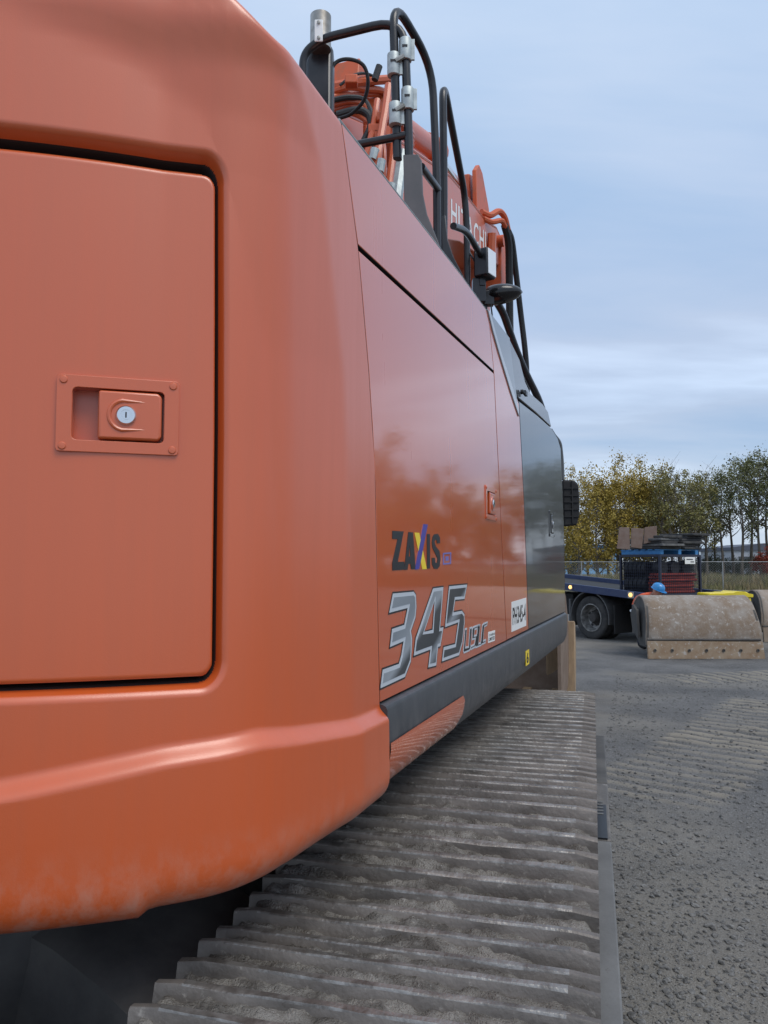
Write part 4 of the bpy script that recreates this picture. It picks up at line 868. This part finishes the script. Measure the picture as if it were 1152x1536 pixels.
for l in (.75, 1.7): m = MB(); m.box(KW(4.0, l, .80), (8.0, .12, .34), [TD, TL, ZZ]); m.build('chassis_rail', M['truck_dark'], tk)
m = MB(); m.box(KW(.5, 1.2, .62), (.35, 1.9, .45), [TD, TL, ZZ]); m.box(KW(3.0, 1.2, .75), (.8, 1.6, .5), [TD, TL, ZZ]); m.build('underframe', M['truck_dark'], tk, bevel=.02)
def wheel(f, l, sgn, r=.49):
    c = KW(f, l, r); ax = [TD, ZZ, TL*(-sgn)]                      # outward = -sgn*TL
    m = MB(); m.lathe([(.30, -.12), (.44, -.13), (r-.015, -.12), (r, -.10), (r, .10), (r-.015, .12), (.44, .135), (.33, .125), (.29, .11)], c, ax, 40, cap=False); wl_ = m.build('wheel', M['tyre'], tk, ang=30)
    m = MB(); m.lathe([(.315, .115), (.318, .132), (.296, .134), (.285, .10), (.272, .0), (.255, -.05), (.20, -.07), (.16, -.06)], c, ax, 36, cap=False); m.build('rim', M['rim'], wl_, ang=30)
    m = MB(); m.lathe([(.20, -.08), (.165, -.05), (.13, -.03), (.125, .04), (.10, .09), (.01, .10)], c, ax, 24); m.build('wheel_hub', M['hub'], wl_, ang=30)
    for k in range(8):
        a = 2*math.pi*k/8; m = MB(); m.lathe([(.016, 0), (.016, .03), (.005, .035)], c + ax[0]*.175*math.cos(a) + ax[1]*.175*math.sin(a) + ax[2]*(-.065), ax, 6); m.build('wheel_nut', M['hub'], wl_)
    for k in range(5):
        a = 2*math.pi*(k+.3)/5; m = MB(); m.lathe([(.038, 0), (.030, .003), (.002, .003)], c + ax[0]*.236*math.cos(a) + ax[1]*.236*math.sin(a) + ax[2]*(-.055), ax, 12); m.build('hand_hole', M['ink'], wl_)
wheel(1.72, .22, 1); wheel(1.72, .55, 1); wheel(1.72, 2.25, -1)
for l0_, l1_ in ((.04, .62),):
    V = []; F = []; n = 22
    for k in range(n):
        a = R(-12 + 204*k/(n-1))
        for r_ in (.60, .575):
            for l in (l0_, l1_): V.append(KW(1.72 + r_*math.cos(a)*1.0, l, .49 + r_*math.sin(a)))
    for k in range(n-1):
        a = k*4; b = a+4; F += [(a, b, b+1, a+1), (a+2, a+3, b+3, b+2), (a, a+2, b+2, b), (a+1, b+1, b+3, a+3)]
    m = MB(); m.add(V, F); m.build('mudguard', M['mudguard'], tk)
m = MB(); m.box(KW(2.38, .32, .58), (.06, .5, .62), [TD, TL, ZZ]); m.build('guard_panel', M['mudguard'], tk, bevel=.02)
m = MB(); m.box(KW(.98, .32, .50), (.02, .55, .62), [TD, TL, ZZ]); m.build('mud_flap', M['truck_dark'], tk)
for f in (.45, 2.25):
    c = KW(f, -.004, deck_z(f)-.08)
    m = MB(); m.box(c, (.16, .012, .13), [TD, TL, ZZ]); lp = m.build('lamp_plate', M['galv'] if f < 1 else M['truck_blue'], tk)
    m = MB(); m.lathe([(.045, 0), (.045, .02), (.03, .035), (.002, .038)], c - TL*.006, [TD, ZZ, -TL], 14); m.build('marker_lamp', M['amber'], lp)
m = MB(); m.lathe([(.03, 0), (.03, .03), (.002, .03)], KW(.42, -.02, .72), [TD, ZZ, -TL], 10); m.build('marker_lamp', M['lens'], tk)

# wire cage of pipes standing on the deck
cgo = (.10, .50)
def GW(f, l, z): return KW(cgo[0]+f, cgo[1]+l, 1.002+.045*cgo[0]+z)
CF, CL, CH = 1.08, 1.28, .90
cg = thing('storage_cage', 'black mesh storage cage full of coils and red pipes on trailer deck', 'cage', tuple(GW(.5, .6, 0)))
for f in (0, CF):
    for l in (0, CL): m = MB(); m.box(GW(f, l, CH/2), (.05, .05, CH), [TD, TL, ZZ]); m.build('corner_post', M['cage'], cg)
for z in (.045, CH-.02):
    for f in (0, CF): m = MB(); m.box(GW(f, CL/2, z), (.045, CL-.052, .05), [TD, TL, ZZ]); m.build('frame_bar', M['cage'], cg)
    for l in (0, CL): m = MB(); m.box(GW(CF/2, l, z), (CF-.052, .045, .05), [TD, TL, ZZ]); m.build('frame_bar', M['cage'], cg)
m = MB(); m.box(GW(CF/2, CL/2, .02), (CF-.06, CL-.06, .02), [TD, TL, ZZ]); m.box(GW(CF-.05, CL/2, .40), (.02, CL-.1, .7), [TD, TL, ZZ]); m.build('cage_floor', M['mesh'], cg)
def wire_panel(p, q, n1, n2):
    m = MB(); p = np.array(p); q = np.array(q)
    for k in range(1, n1): t = k/n1; m.tube([p+(q-p)*t+ZZ*.07, p+(q-p)*t+ZZ*(CH-.05)], .0045, 4)
    for k in range(1, n2): z = .07+(CH-.12)*k/n2; m.tube([p+ZZ*z, q+ZZ*z], .0045, 4)
    m.build('wire_panel', M['cage'], cg)
wire_panel(GW(-.012, .03, 0), GW(-.012, CL-.03, 0), 20, 12); wire_panel(GW(.03, -.012, 0), GW(CF-.03, -.012, 0), 18, 12)
# contents: red pipes and black coils
GP = 'red pipes packed in the cage'
k = 0
for i in range(7):
    for j in range(5):
        z = .10 + .062*i; f = .06 + .066*j + .03*(i % 2)
        m = MB(); r_ = .03; a = GW(f, .06+.03*random.random(), z); b = GW(f+.015*random.uniform(-1, 1), CL-.06-.12*random.random(), z+.008*random.uniform(-1, 1)); m.tube([a, b], r_, 8)
        tag(m.build('red_pipe', M['red_hose']), 'red pipe lying among others in the black cage', 'pipe', GP)
for i, l in enumerate((.22, .60, .98)):
    c = GW(.18, l, .62); m = MB()
    m.lathe([(.05, -.09), (.14, -.09), (.15, -.05), (.15, .05), (.14, .09), (.05, .09)], c, [TL, ZZ, -TD], 20)
    tag(m.build('hose_coil', M['coil']), 'black hose coil on top of the red pipes in the cage', 'coil', 'coils in the cage')
for i in range(5):
    for z in (.26, .60):
        c = GW(.47+.12*i, .16, z); m = MB(); m.lathe([(.06, -.05), (.15, -.05), (.16, -.02), (.16, .02), (.15, .05), (.06, .05)], c, [TL, ZZ, -TD], 18)
        tag(m.build('hose_coil', M['coil']), 'dark hose coil stacked upright along the side of the cage', 'coil', 'upright coils in the cage')
m = MB(); nq = [GW(-.022, CL*.60, CH-.05), GW(-.022, CL*.86, CH-.05), GW(-.022, CL*.86, CH-.20), GW(-.022, CL*.60, CH-.20)]
m.add(nq + [p - TD*.006 for p in nq], [(3, 2, 1, 0), (4, 5, 6, 7), (0, 1, 5, 4), (1, 2, 6, 5), (2, 3, 7, 6), (3, 0, 4, 7)]); pl_ = m.build('name_plate', M['white'], cg)
for k, (z, w0, w1) in enumerate(((-.10, .64, .80), (-.155, .74, .83))):
    m = MB(); m.box(GW(-.0295, CL*(w0+w1)/2, CH+z), (.002, CL*(w1-w0), .022), [TD, TL, ZZ]); m.build('print_line', M['ink'], pl_)
# blue pallet, mats and plates on the cage
pt = thing('pallet', 'blue wooden pallet on top of the mesh cage', 'pallet', tuple(GW(.5, .6, CH+.005)))
for l in (.08, .64, 1.20): m = MB(); m.box(GW(CF/2, l, CH+.006+.045), (CF, .10, .085), [TD, TL, ZZ]); m.build('stringer', M['pallet'], pt)
for k in range(6): m = MB(); m.box(GW(.07+k*.188, CL/2, CH+.096+.010), (.12, CL, .018), [TD, TL, ZZ]); m.build('board', M['pallet'], pt)
rg = random.Random(5); z = CH+.117
for lay in range(6):
    for (l, f) in ((.30, .35), (.95, .40)):
        th = .058; ww = rg.uniform(.55, .75); x = l + rg.uniform(-.06, .06) + (.06*lay if l > .5 else 0)
        if lay >= 5 and l < .5: continue
        a = rg.uniform(-.1, .1); axm = [TD*math.cos(a)+TL*math.sin(a), TL*math.cos(a)-TD*math.sin(a), ZZ]
        m = MB(); m.box(GW(f + rg.uniform(-.08, .05), x, z + th/2), (.85, min(ww, .64), th-.004), axm)
        tag(m.build('rubber_mat', M['mat_g'] if (lay in (1, 3) and l < .5) else M['mat_r'], bevel=.012), ('dirty grey' if (lay in (1, 3) and l < .5) else 'black') + ' rubber mat, ' + ('lowest', 'second lowest', 'third lowest', 'fourth lowest', 'fifth lowest', 'topmost')[lay] + ' slab ' + ('under the brown plates' if l < .5 else 'in the stack beside the brown plates'), 'mat', 'mats on the blue pallet')
    z += .060
zp = CH+.117+.042*2.5
PLT = [((925, 823), (945, 824), (944, 791), (929, 791)), ((946, 821), (963, 823), (966, 793), (947, 792)), ((965, 816), (986, 812), (985, 789), (967, 791))]
for i, q_ in enumerate(PLT):
    P = [at(x, y, 16.35 + .09*i) for x, y in q_]; m = MB(); b = [p + np.array([.02, .07, .0]) for p in P]
    m.add(P + b, [(0, 1, 2, 3), (7, 6, 5, 4), (0, 4, 5, 1), (1, 5, 6, 2), (2, 6, 7, 3), (3, 7, 4, 0)]); tag(m.build('steel_plate', M['plate'], bevel=.006), 'brown rusty plate leaning upright against the stacked mats', 'plate', 'brown plates')

# ------------------------------------------------------------------ loose buckets on the ground
def wide_bucket(name, label, cx_, cy_, W_, shell_m, lip_m, rot=0.0, bolts=7):
    root = thing(name, label, 'bucket', (cx_, cy_, 0)); cr_, sr_ = math.cos(rot), math.sin(rot)
    def fr(a, b, c): return np.array([cx_ + a*cr_ - c*sr_, cy_ + a*sr_ + c*cr_, b])
    sec = cr([(.055, .24, 0), (.06, .36, 0), (.07, .48, 0), (.12, .68, 0), (.26, .95, 0), (.48, 1.10, 0), (.72, 1.10, 0), (.92, .96, 0)], 5)
    nA = 14; xs = np.linspace(-W_/2, W_/2, nA); Xo = np.array([[fr(x*(1-.07*max(0, (p[1]-.4)/.7)), p[1]+.012*(vn(np.array([x*3.]), np.array([p[1]*4.]), 91)[0]-.5), p[0]) for x in xs] for p in sec])
    o = grid_mesh(Xo, shell_m, 'shell', root, ang=60); so = o.modifiers.new('solid', 'SOLIDIFY'); so.thickness = .035; so.offset = -1
    for k in range(1): m = MB(); m.prism([(-W_/2, 0), (W_/2, 0), (W_/2-.03, .30), (-W_/2, .315)], lambda a, b, c: fr(a, b, c*1.0 + b*.05), -.02, .02); lip = m.build('cutting_edge', lip_m, root, bevel=.006)
    m = MB(); m.tube([fr(-W_/2+.01, .335, .035), fr(W_/2-.05, .335, .035)], .022, 8); m.build('weld_seam', M['bucket_dark'], root)
    for k in range(bolts):
        x = -W_/2 + .13 + k*(W_-.26)/(bolts-1); m = MB(); m.lathe([(.028, 0), (.028, .012), (.012, .012), (.010, .002)], fr(x, .15, -.016), [np.array([cr_, sr_, 0]), ZZ, np.array([sr_, -cr_, 0])], 12); m.build('bolt_head', M['bucket_dark'], root)
    endp = [(p[0], p[1]) for p in sec] + [(.95, .80), (.80, .45), (.45, .20), (.08, .20)]
    for sx in (-1, 1):
        m = MB(); m.prism(endp, lambda a, b, c: fr(sx*(W_/2*(1-.07*max(0, (b-.4)/.7)) - .03 + c), b, a), -.02, .02); ep = m.build('end_plate', M['bucket_dark'], root)
    m = MB(); m.prism([(.30, .35), (.40, .85), (.60, .95), (.75, .75), (.62, .42)], lambda a, b, c: fr(-W_/2 + .0 + c, b, a), -.06, -.012); m.build('end_rib', M['bucket_dark'], root, bevel=.01)
    m = MB(); m.prism([(-.30, 1.09), (.30, 1.09), (.30, 1.0), (-.30, 1.0)], lambda a, b, c: fr(a, b, c), .95, 1.15); m.build('hanger', shell_m, root)
    return root
b0 = at(1059.5, 987, 14.0)
wide_bucket('ditching_bucket', 'wide rusty bucket with bolted cutting edge lying on gravel before trailer', b0[0], 14.0, 2.12, M['bucket'], M['bucket_lip'])
b1 = at(1205, 960, 17.2)
wide_bucket('ditching_bucket', 'pale brown wide bucket behind the yellow lidded bin', b1[0]+.15, 17.0, 2.3, M['bucket_pale'], M['bucket_pale'], rot=.03)
# yellow lidded bin
yb = at(1087, 890, 15.75); yx = yb[0]
bn = thing('plastic_bin', 'bright yellow lidded plastic bin behind the rusty bucket', 'bin', (yx, 15.75, 0))
m = MB(); m.box((yx, 15.75, .52), (.78, .5, 1.02), tp=1.08); m.build('bin_body', M['yellow'], bn, bevel=.03)
m = MB(); m.prism([(-.45, 1.035), (.45, 1.035), (.45, 1.10), (.36, 1.115), (.30, 1.15), (.10, 1.16), (.04, 1.135), (-.08, 1.135), (-.14, 1.125), (-.43, 1.12), (-.45, 1.10)], lambda a, b, c: np.array([yx+a, 15.75-c, b]), -.29, .29); m.build('bin_lid', M['yellow'], bn, bevel=.012)

# ------------------------------------------------------------------ worker bending behind the bucket
def person():
    hp_ = at(983, 884, 15.32); base = np.array([hp_[0]-.10, hp_[1]-.12, 0])
    root = thing('person', 'worker in blue hard hat and orange jacket bending beside the trailer', 'person', tuple(base))
    J = {'pel': (-.42, .10, .86), 'sp': (-.30, .08, 1.00), 'ch': (-.12, .04, 1.08), 'nk': (.02, .0, 1.10), 'hd': (.08, -.01, 1.15),
         'lsh': (-.10, .22, 1.06), 'lel': (.06, .26, .82), 'lwr': (.24, .20, .66), 'lhn': (.31, .18, .62), 'rsh': (-.08, -.14, 1.06), 'rel': (.08, -.18, .82), 'rwr': (.26, -.14, .66), 'rhn': (.33, -.12, .62),
         'lhp': (-.42, .20, .84), 'lkn': (-.30, .22, .46), 'lan': (-.38, .22, .09), 'lto': (-.22, .23, .04), 'rhp': (-.42, .0, .84), 'rkn': (-.24, -.04, .46), 'ran': (-.30, -.04, .09), 'rto': (-.14, -.05, .04)}
    rad = {'pel': .15, 'sp': .15, 'ch': .16, 'nk': .065, 'hd': .06, 'lsh': .075, 'lel': .055, 'lwr': .04, 'lhn': .035, 'rsh': .075, 'rel': .055, 'rwr': .04, 'rhn': .035, 'lhp': .10, 'lkn': .075, 'lan': .055, 'lto': .045, 'rhp': .10, 'rkn': .075, 'ran': .055, 'rto': .045}
    E = [('pel', 'sp'), ('sp', 'ch'), ('ch', 'nk'), ('nk', 'hd')] + [e for s in 'lr' for e in (('ch', s+'sh'), (s+'sh', s+'el'), (s+'el', s+'wr'), (s+'wr', s+'hn'), ('pel', s+'hp'), (s+'hp', s+'kn'), (s+'kn', s+'an'), (s+'an', s+'to'))]
    K = list(J); V = [J[k] for k in K]; ED = [(K.index(a), K.index(b)) for a, b in E]; RD = [rad[k] for k in K]
    for s, sy in (('l', .20), ('r', -.14)):     # fingers
        h = np.array(J[s+'hn'])
        for f in range(5):
            o = (f-2)*.018; p1 = h + np.array([.04, o, -.02]); p2 = h + np.array([.075 - .006*abs(f-2), o*1.15, -.055]); i0 = len(V)
            if f == 4: p1 = h + np.array([.0, .045, -.02]); p2 = h + np.array([.03, .055, -.045])
            V += [tuple(p1), tuple(p2)]; RD += [.010, .008]; ED += [(K.index(s+'hn'), i0), (i0, i0+1)]
    ca, sa = math.cos(R(-50)), math.sin(R(-50)); V = [((v[0]-.1)*ca-v[1]*sa+.1, (v[0]-.1)*sa+v[1]*ca, v[2]) for v in V]; back = lambda x, y: ((x-.1)*ca+y*sa+.1, -(x-.1)*sa+y*ca)
    me = bpy.data.meshes.new('body'); me.from_pydata([tuple(v) for v in V], ED, []); o = bpy.data.objects.new('body', me); COL.objects.link(o)
    sk = o.modifiers.new('skin', 'SKIN'); sk.use_smooth_shade = True
    for i, v in enumerate(me.skin_vertices[0].data): v.radius = (RD[i], RD[i]); v.use_root = (i == 0)
    ss_ = o.modifiers.new('sub', 'SUBSURF'); ss_.levels = 1; ss_.render_levels = 1
    dg = bpy.context.evaluated_depsgraph_get(); m2 = bpy.data.meshes.new_from_object(o.evaluated_get(dg)); m2.name = 'body'
    bpy.data.objects.remove(o); o = bpy.data.objects.new('body', m2); COL.objects.link(o); o.parent = root; m2.materials.clear()
    for k in ('jacket', 'trousers', 'skin', 'rubber'): m2.materials.append(M[k])
    for p in m2.polygons:
        c = p.center.copy(); p.use_smooth = True; c.x, c.y = back(c.x, c.y)
        p.material_index = 3 if c.z < .12 else (2 if (c.x > .24 and c.z < .70) or (c.x > .0 and c.z > 1.02 and abs(c.y) < .12) else (1 if c.z < .86 and c.x < -.15 else 0))
    # head with face, hard hat
    H0 = base + np.array([.10, -.01, 1.175]); fx = np.array([.55, -.72, -.40]); fx /= np.linalg.norm(fx); sx = np.cross(ZZ, fx); sx /= np.linalg.norm(sx); ux = np.cross(fx, sx)
    m = MB(); V = []; F = []; nu, nv = 16, 12
    for j in range(nv+1):
        ph = math.pi*j/nv
        for i in range(nu):
            th = 2*math.pi*i/nu; x, y, zq = math.sin(ph)*math.cos(th), math.sin(ph)*math.sin(th), math.cos(ph)
            r_ = 1 + (.10 if (x > .85 and abs(y) < .25 and -.3 < zq < .1) else 0) - (.08 if (x > .7 and .15 < abs(y) < .45 and 0 < zq < .3) else 0)
            V.append(H0 + fx*x*.098*r_ + sx*y*.076 + ux*(zq*.120 - (.012 if x > .5 and zq < -.4 else 0)))
    for j in range(nv):
        for i in range(nu): a = j*nu+i; b = j*nu+(i+1) % nu; F.append((a, a+nu, b+nu, b))
    m.add(V, F); hd = m.build('head', M['skin'], root)
    for s in (-1, 1):
        m = MB(); m.lathe([(.004, -.008), (.024, -.006), (.026, .004), (.012, .010), (.002, .008)], H0 + sx*s*.078 - fx*.005, [fx, ux*1.3, sx*s], 10); m.build('ear', M['skin'], hd)
        m = MB(); m.lathe([(.002, 0), (.010, .002), (.006, .006), (.001, .007)], H0 + fx*.086 + sx*s*.030 + ux*.01, [sx, ux, fx], 8); m.build('eye', M['ink'], hd)
    m = MB(); prof_ = [(.135, -.004), (.137, .002), (.125, .006), (.122, .03), (.112, .075), (.085, .110), (.045, .128), (.002, .133)]
    m.lathe(prof_, H0 + ux*.035 - fx*.005, [fx*1.08, sx*.92, ux], 24); hm = m.build('hard_hat', M['helmet'], root)
    m = MB(); m.prism([(.10, -.10), (.16, -.07), (.185, 0), (.16, .07), (.10, .10)], lambda a, b, c: H0 + fx*a + sx*b + ux*(.037+c), -.004, .004); m.build('brim', M['helmet'], hm, bevel=.002)
    m = MB(); m.tube([H0 - fx*.10 + ux*(.16-.05), H0 + ux*.172, H0 + fx*.10 + ux*.12], .010, 6); m.build('ridge', M['helmet'], hm)
person()

# ------------------------------------------------------------------ fence, grass, trees, sheds
FA, FB = np.array([2.0, 56.0]), np.array([62.0, 40.0]); FD = (FB-FA)/np.linalg.norm(FB-FA); FLEN = float(np.linalg.norm(FB-FA))
def FW(t, z, o=0): p = FA + FD*t + np.array([-FD[1], FD[0]])*o; return np.array([p[0], p[1], z])
fe = thing('chain_link_fence', 'galvanised chain link fence along the edge of the yard', 'fence', tuple(FW(FLEN/2, 0)))
nP = int(FLEN/3.0)
for k in range(nP+1): m = MB(); m.tube([FW(k*3.0, -.1), FW(k*3.0, 1.87)], .035, 6); m.build('post', M['galv'], fe)
m = MB(); m.tube([FW(0, 1.82), FW(nP*3.0, 1.82)], .022, 5); m.build('top_rail', M['galv'], fe)
m = MB(); V = []; F = []
for sgn in (1, -1):
    for k in range(int(nP*3.0/.16)):
        t0 = k*.16; a = FW(t0 + (0 if sgn > 0 else 1.75), .05, .03); b = FW(t0 + (1.75 if sgn > 0 else 0), 1.80, .03); i = len(V); d_ = np.array([FD[0], FD[1], 0])*.0045
        V += [a-d_, a+d_, b+d_, b-d_]; F.append((i, i+1, i+2, i+3))
m.add(V, F); m.build('wire_mesh', M['galv'], fe, smooth=False)
def grass():
    n = 42000; rg = np.random.default_rng(3); t = rg.random(n)*(FLEN+20)-4; o = -2.2 + rg.random(n)**1.1*12; hgt = (.35 + .75*rg.random(n))*(.55 + .8*fbm(t*.25, o*.3, 3, 81)) * np.where(o < 0, .55 + .2*(o+2.2)/2.2, 1)
    P = FA[None] + FD[None]*t[:, None] + np.array([-FD[1], FD[0]])[None]*o[:, None]; a = rg.random(n)*math.pi; wd = .018+.03*rg.random(n); ln = rg.normal(0, .16, (n, 2))
    dx = np.stack([np.cos(a), np.sin(a)], -1)*wd[:, None]; z0 = np.zeros(n)
    v0 = np.column_stack([P-dx, z0]); v1 = np.column_stack([P+dx, z0]); v2 = np.column_stack([P+dx*.6+ln*hgt[:, None]*.5, hgt*.6]); v3 = np.column_stack([P+ln*hgt[:, None]*1.2, hgt])
    V = np.stack([v0, v1, v2, v3], 1).reshape(-1, 3); F = np.arange(n*4).reshape(n, 4)
    me = bpy.data.meshes.new('tall_grass'); me.from_pydata(V.tolist(), [], F.tolist()); me.materials.append(M['grass']); me.update()
    o_ = bpy.data.objects.new('tall_grass', me); COL.objects.link(o_); tag(o_, 'tall dry weeds growing along the fence', 'grass', kind='stuff')
grass()
def tree_proto(name, label, hgt, rad, nleaf, leaf, seed, low=.25, group='poplars beyond the fence', lsz=.085, clump=60, cat='tree'):
    rg = np.random.default_rng(seed); root = thing(name, label, cat, (0, 0, 0), group)
    m = MB(); lean = rg.normal(0, .02, 2); tr = [np.array([lean[0]*z*z/hgt + .12*math.sin(z*.6+seed), lean[1]*z*z/hgt + .1*math.cos(z*.5+seed), z]) for z in np.linspace(-.1, hgt*.95, 9)]
    rb = .022*hgt**.85
    m.tube(tr, [rb*(1-.9*i/8) for i in range(9)], 7); tips = []
    for k in range(26):
        t = low + (.95-low)*((k+rg.random())/26); b = np.array([np.interp(t*hgt, [p[2] for p in tr], [p[i] for p in tr]) for i in range(3)]); a = rg.random()*6.283
        L_ = rad*(.55+.6*rg.random())*(1.15-.75*abs(t-.45)); up = .8+.7*rg.random()
        e = b + np.array([math.cos(a)*L_, math.sin(a)*L_, L_*up]); mid = (b+e)/2 + np.array([0, 0, -.12*L_])
        r0 = rb*(1-t)*.5+.012; m.tube([b, mid, e], [r0, r0*.6, .006], 5)
        tips += [(mid, .7), (e, 1.0), ((mid+e)/2, .9)]
        for q in range(2):
            c = mid + (e-mid)*rg.random(); e2 = c + rg.normal(0, .35*L_, 3) + np.array([0, 0, .3*L_]); m.tube([c, e2], [.012, .004], 4); tips.append((e2, .9))
    m.build('trunk', M['bark'], root)
    tp = np.array([p for p, _ in tips]); idx = rg.integers(0, len(tp), nleaf//clump); cen = tp[idx] + rg.normal(0, .16*rad, (len(idx), 3))
    P = np.repeat(cen, clump, 0) + rg.normal(0, 1, (len(cen)*clump, 3))*np.array([.15, .15, .20])*rad*(.5+rg.random((len(cen), 1)).repeat(clump, 0))
    n = len(P); d1 = rg.normal(0, 1, (n, 3)); d1 /= np.linalg.norm(d1, axis=1)[:, None]; d2 = np.cross(d1, rg.normal(0, 1, (n, 3))); d2 /= np.linalg.norm(d2, axis=1)[:, None]; s_ = (lsz*(.6+.8*rg.random(n)))[:, None]
    V = np.stack([P-d1*s_, P+d2*s_*.7, P+d1*s_, P-d2*s_*.7], 1).reshape(-1, 3); F = np.arange(n*4).reshape(n, 4)
    me = bpy.data.meshes.new('crown'); me.from_pydata(V.tolist(), [], F.tolist()); me.materials.append(leaf); me.update(); o = bpy.data.objects.new('crown', me); COL.objects.link(o); o.parent = root
    return root
LBL = {'y': 'yellow autumn poplar with dense golden crown beyond the fence', 'o': 'olive tinged thin poplar with sparse leaves beyond the fence', 'g': 'tall green poplar with bare lower trunk beyond the fence', 'd': 'dark green shrub at the foot of the poplars', 'r': 'red leaved shrub behind the fence'}
NM = {'y': 'poplar_tree', 'o': 'poplar_tree', 'g': 'poplar_tree', 'd': 'shrub', 'r': 'shrub'}
GR = {'y': 'yellow poplars', 'o': 'olive poplars', 'g': 'green poplars', 'd': 'dark shrubs', 'r': 'red shrubs'}
PR = {'y': [tree_proto(NM['y'], LBL['y'], 10, 1.9, 7000, M['leaf_yellow'], 1, .10, GR['y']), tree_proto(NM['y'], LBL['y'], 9, 1.7, 6000, M['leaf_yellow'], 2, .06, GR['y'])],
      'o': [tree_proto(NM['o'], LBL['o'], 10.5, 1.7, 2000, M['leaf_olive'], 3, .30, GR['o'])],
      'g': [tree_proto(NM['g'], LBL['g'], 12, 1.7, 2600, M['leaf_green'], 4, .34, GR['g']), tree_proto(NM['g'], LBL['g'], 11, 1.6, 1900, M['leaf_green'], 5, .40, GR['g'])],
      'd': [tree_proto(NM['d'], LBL['d'], 3.0, 1.6, 4200, M['leaf_dark'], 6, .05, GR['d'], cat='shrub')], 'r': [tree_proto(NM['r'], LBL['r'], 2.2, 1.2, 2400, M['leaf_red'], 7, .05, GR['r'], cat='shrub')]}
used = set()
WHERE = {'y': ((860, 'rising beside the ribbed mirror'), (925, 'rising behind the trailer deck'), (995, 'rising behind the storage cage')), 'o': ((870, 'beside the pale blue shed'), (1025, 'beside the yellow poplars'), (1100, 'between the green and yellow poplars')), 'g': ((1075, 'behind the stacked mats'), (1112, 'behind the yellow bin'), (1230, 'rising above the red shrubs')), 'd': ((900, 'beside the pale blue shed'), (1060, 'behind the storage cage'), (1300, 'under the tall green poplars')), 'r': ((2000, 'beside the green poplars'),)}
LOOK = {'y': 'yellow autumn poplar with dense golden crown', 'o': 'thin olive poplar with sparse leaves', 'g': 'tall green poplar with bare lower trunk', 'd': 'dark green shrub beyond the fence', 'r': 'red leaved shrub beyond the fence'}
def put(kind, var, px, d, sc_=1.0, rz=0.0):
    p = PR[kind][var]
    if (kind, var) in used: o = copy_tree(p)
    else: o = p; used.add((kind, var))
    sc_ *= .80; q = at(px, 900, d); o.location = (q[0], d, .1); o.rotation_euler = (0, 0, rz); o.scale = (sc_*random.uniform(.92, 1.08),)*2 + (sc_,)
    wh = next((t for lim, t in WHERE[kind] if px < lim), 'along the fence past the pale bucket'); o['label'] = LOOK[kind] + ' ' + wh; o['group'] = GR[kind] + ' ' + wh
    return o
YL = [(852, 64, .92), (868, 60, .98), (884, 66, 1.0), (898, 61, 1.02), (912, 67, 1.06), (926, 62, 1.04), (940, 66, 1.10), (954, 62, 1.06), (966, 67, 1.12), (978, 63, 1.06), (989, 68, 1.04)]
for i, (px, d, s) in enumerate(YL): put('y', i % 2, px, d, s*(.98 if i % 2 == 0 else 1.08), i*1.7)
for i, (px, d, s) in enumerate([(1000, 66, 1.0), (1018, 63, 1.02), (1032, 68, 1.0), (1050, 64, .96), (846, 72, .9), (1075, 70, .98), (994, 61, 1.08), (1008, 60, 1.05), (1024, 60, 1.02), (1044, 61, 1.04), (1060, 62, 1.02)]): put('o', 0, px, d, s, i*2.1)
for i, (px, d, s) in enumerate([(1040, 70, .9), (1062, 66, .92), (1085, 63, .95), (1100, 67, 1.0), (1116, 62, 1.0), (1130, 66, 1.08), (1142, 62, 1.05), (1154, 65, 1.10), (1170, 62, 1.05), (1190, 66, 1.1), (1212, 60, 1.0)]): put('g', i % 2, px, d, s*(1 if i % 2 == 0 else 1.08), i*1.3)
for i, (px, d, s) in enumerate([(1015, 66, .5), (1035, 69, .55), (1055, 68, .5), (1072, 66, .6), (1092, 70, .6), (1110, 70, .5), (1128, 68, .6), (1146, 67, .55), (858, 70, .5), (1165, 68, .6)]): put('d', 0, px, d, s, i*1.1)
put('r', 0, 1148, 60, .9, .4); put('r', 0, 1166, 61, .8, 1.4)
# the row of poplars goes on to the right (seen mirrored in the machine's paint)
for i in range(22):
    px = 1235 + i*19 + (i % 3)*4; d = 62 - i*1.1
    put('y' if i % 3 != 2 or i in (15, 16) else 'o', 0, px, d, .80 + .25*random.random() + (.35 if i in (15, 16) else 0), i*.9)
def shed(label, c, size, mat_, roofm):
    root = thing('shed_building', label, 'building', (c[0], c[1], 0)); w_, dp, hh_ = size
    m = MB(); m.box((c[0], c[1], hh_/2), (w_, dp, hh_)); wl_ = m.build('wall', mat_, root)
    m = MB(); m.prism([(-w_/2-.3, hh_), (w_/2+.3, hh_), (w_/2+.3, hh_+.5), (0, hh_+1.1), (-w_/2-.3, hh_+.5)], lambda a, b, c_: np.array([c[0]+a, c[1]-c_, b]), -dp/2-.2, dp/2+.2); m.build('roof', roofm, root)
    for k in range(int(w_/3)):
        x = c[0]-w_/2+1.5+3*k; m = MB(); m.box((x, c[1]-dp/2-.03, hh_*.55), (1.6, .06, 1.5)); m.build('window', M['glass'], root)
p1 = at(856, 845, 110); shed('pale blue shed building glimpsed behind the yellow poplars', p1, (10, 12, 3.4), M['bldg_blue'], M['pallet'])
p2 = at(1118, 845, 120); shed('pale grey shed building glimpsed behind the green poplars', p2, (9, 12, 3.6), M['bldg_grey'], M['roof'])
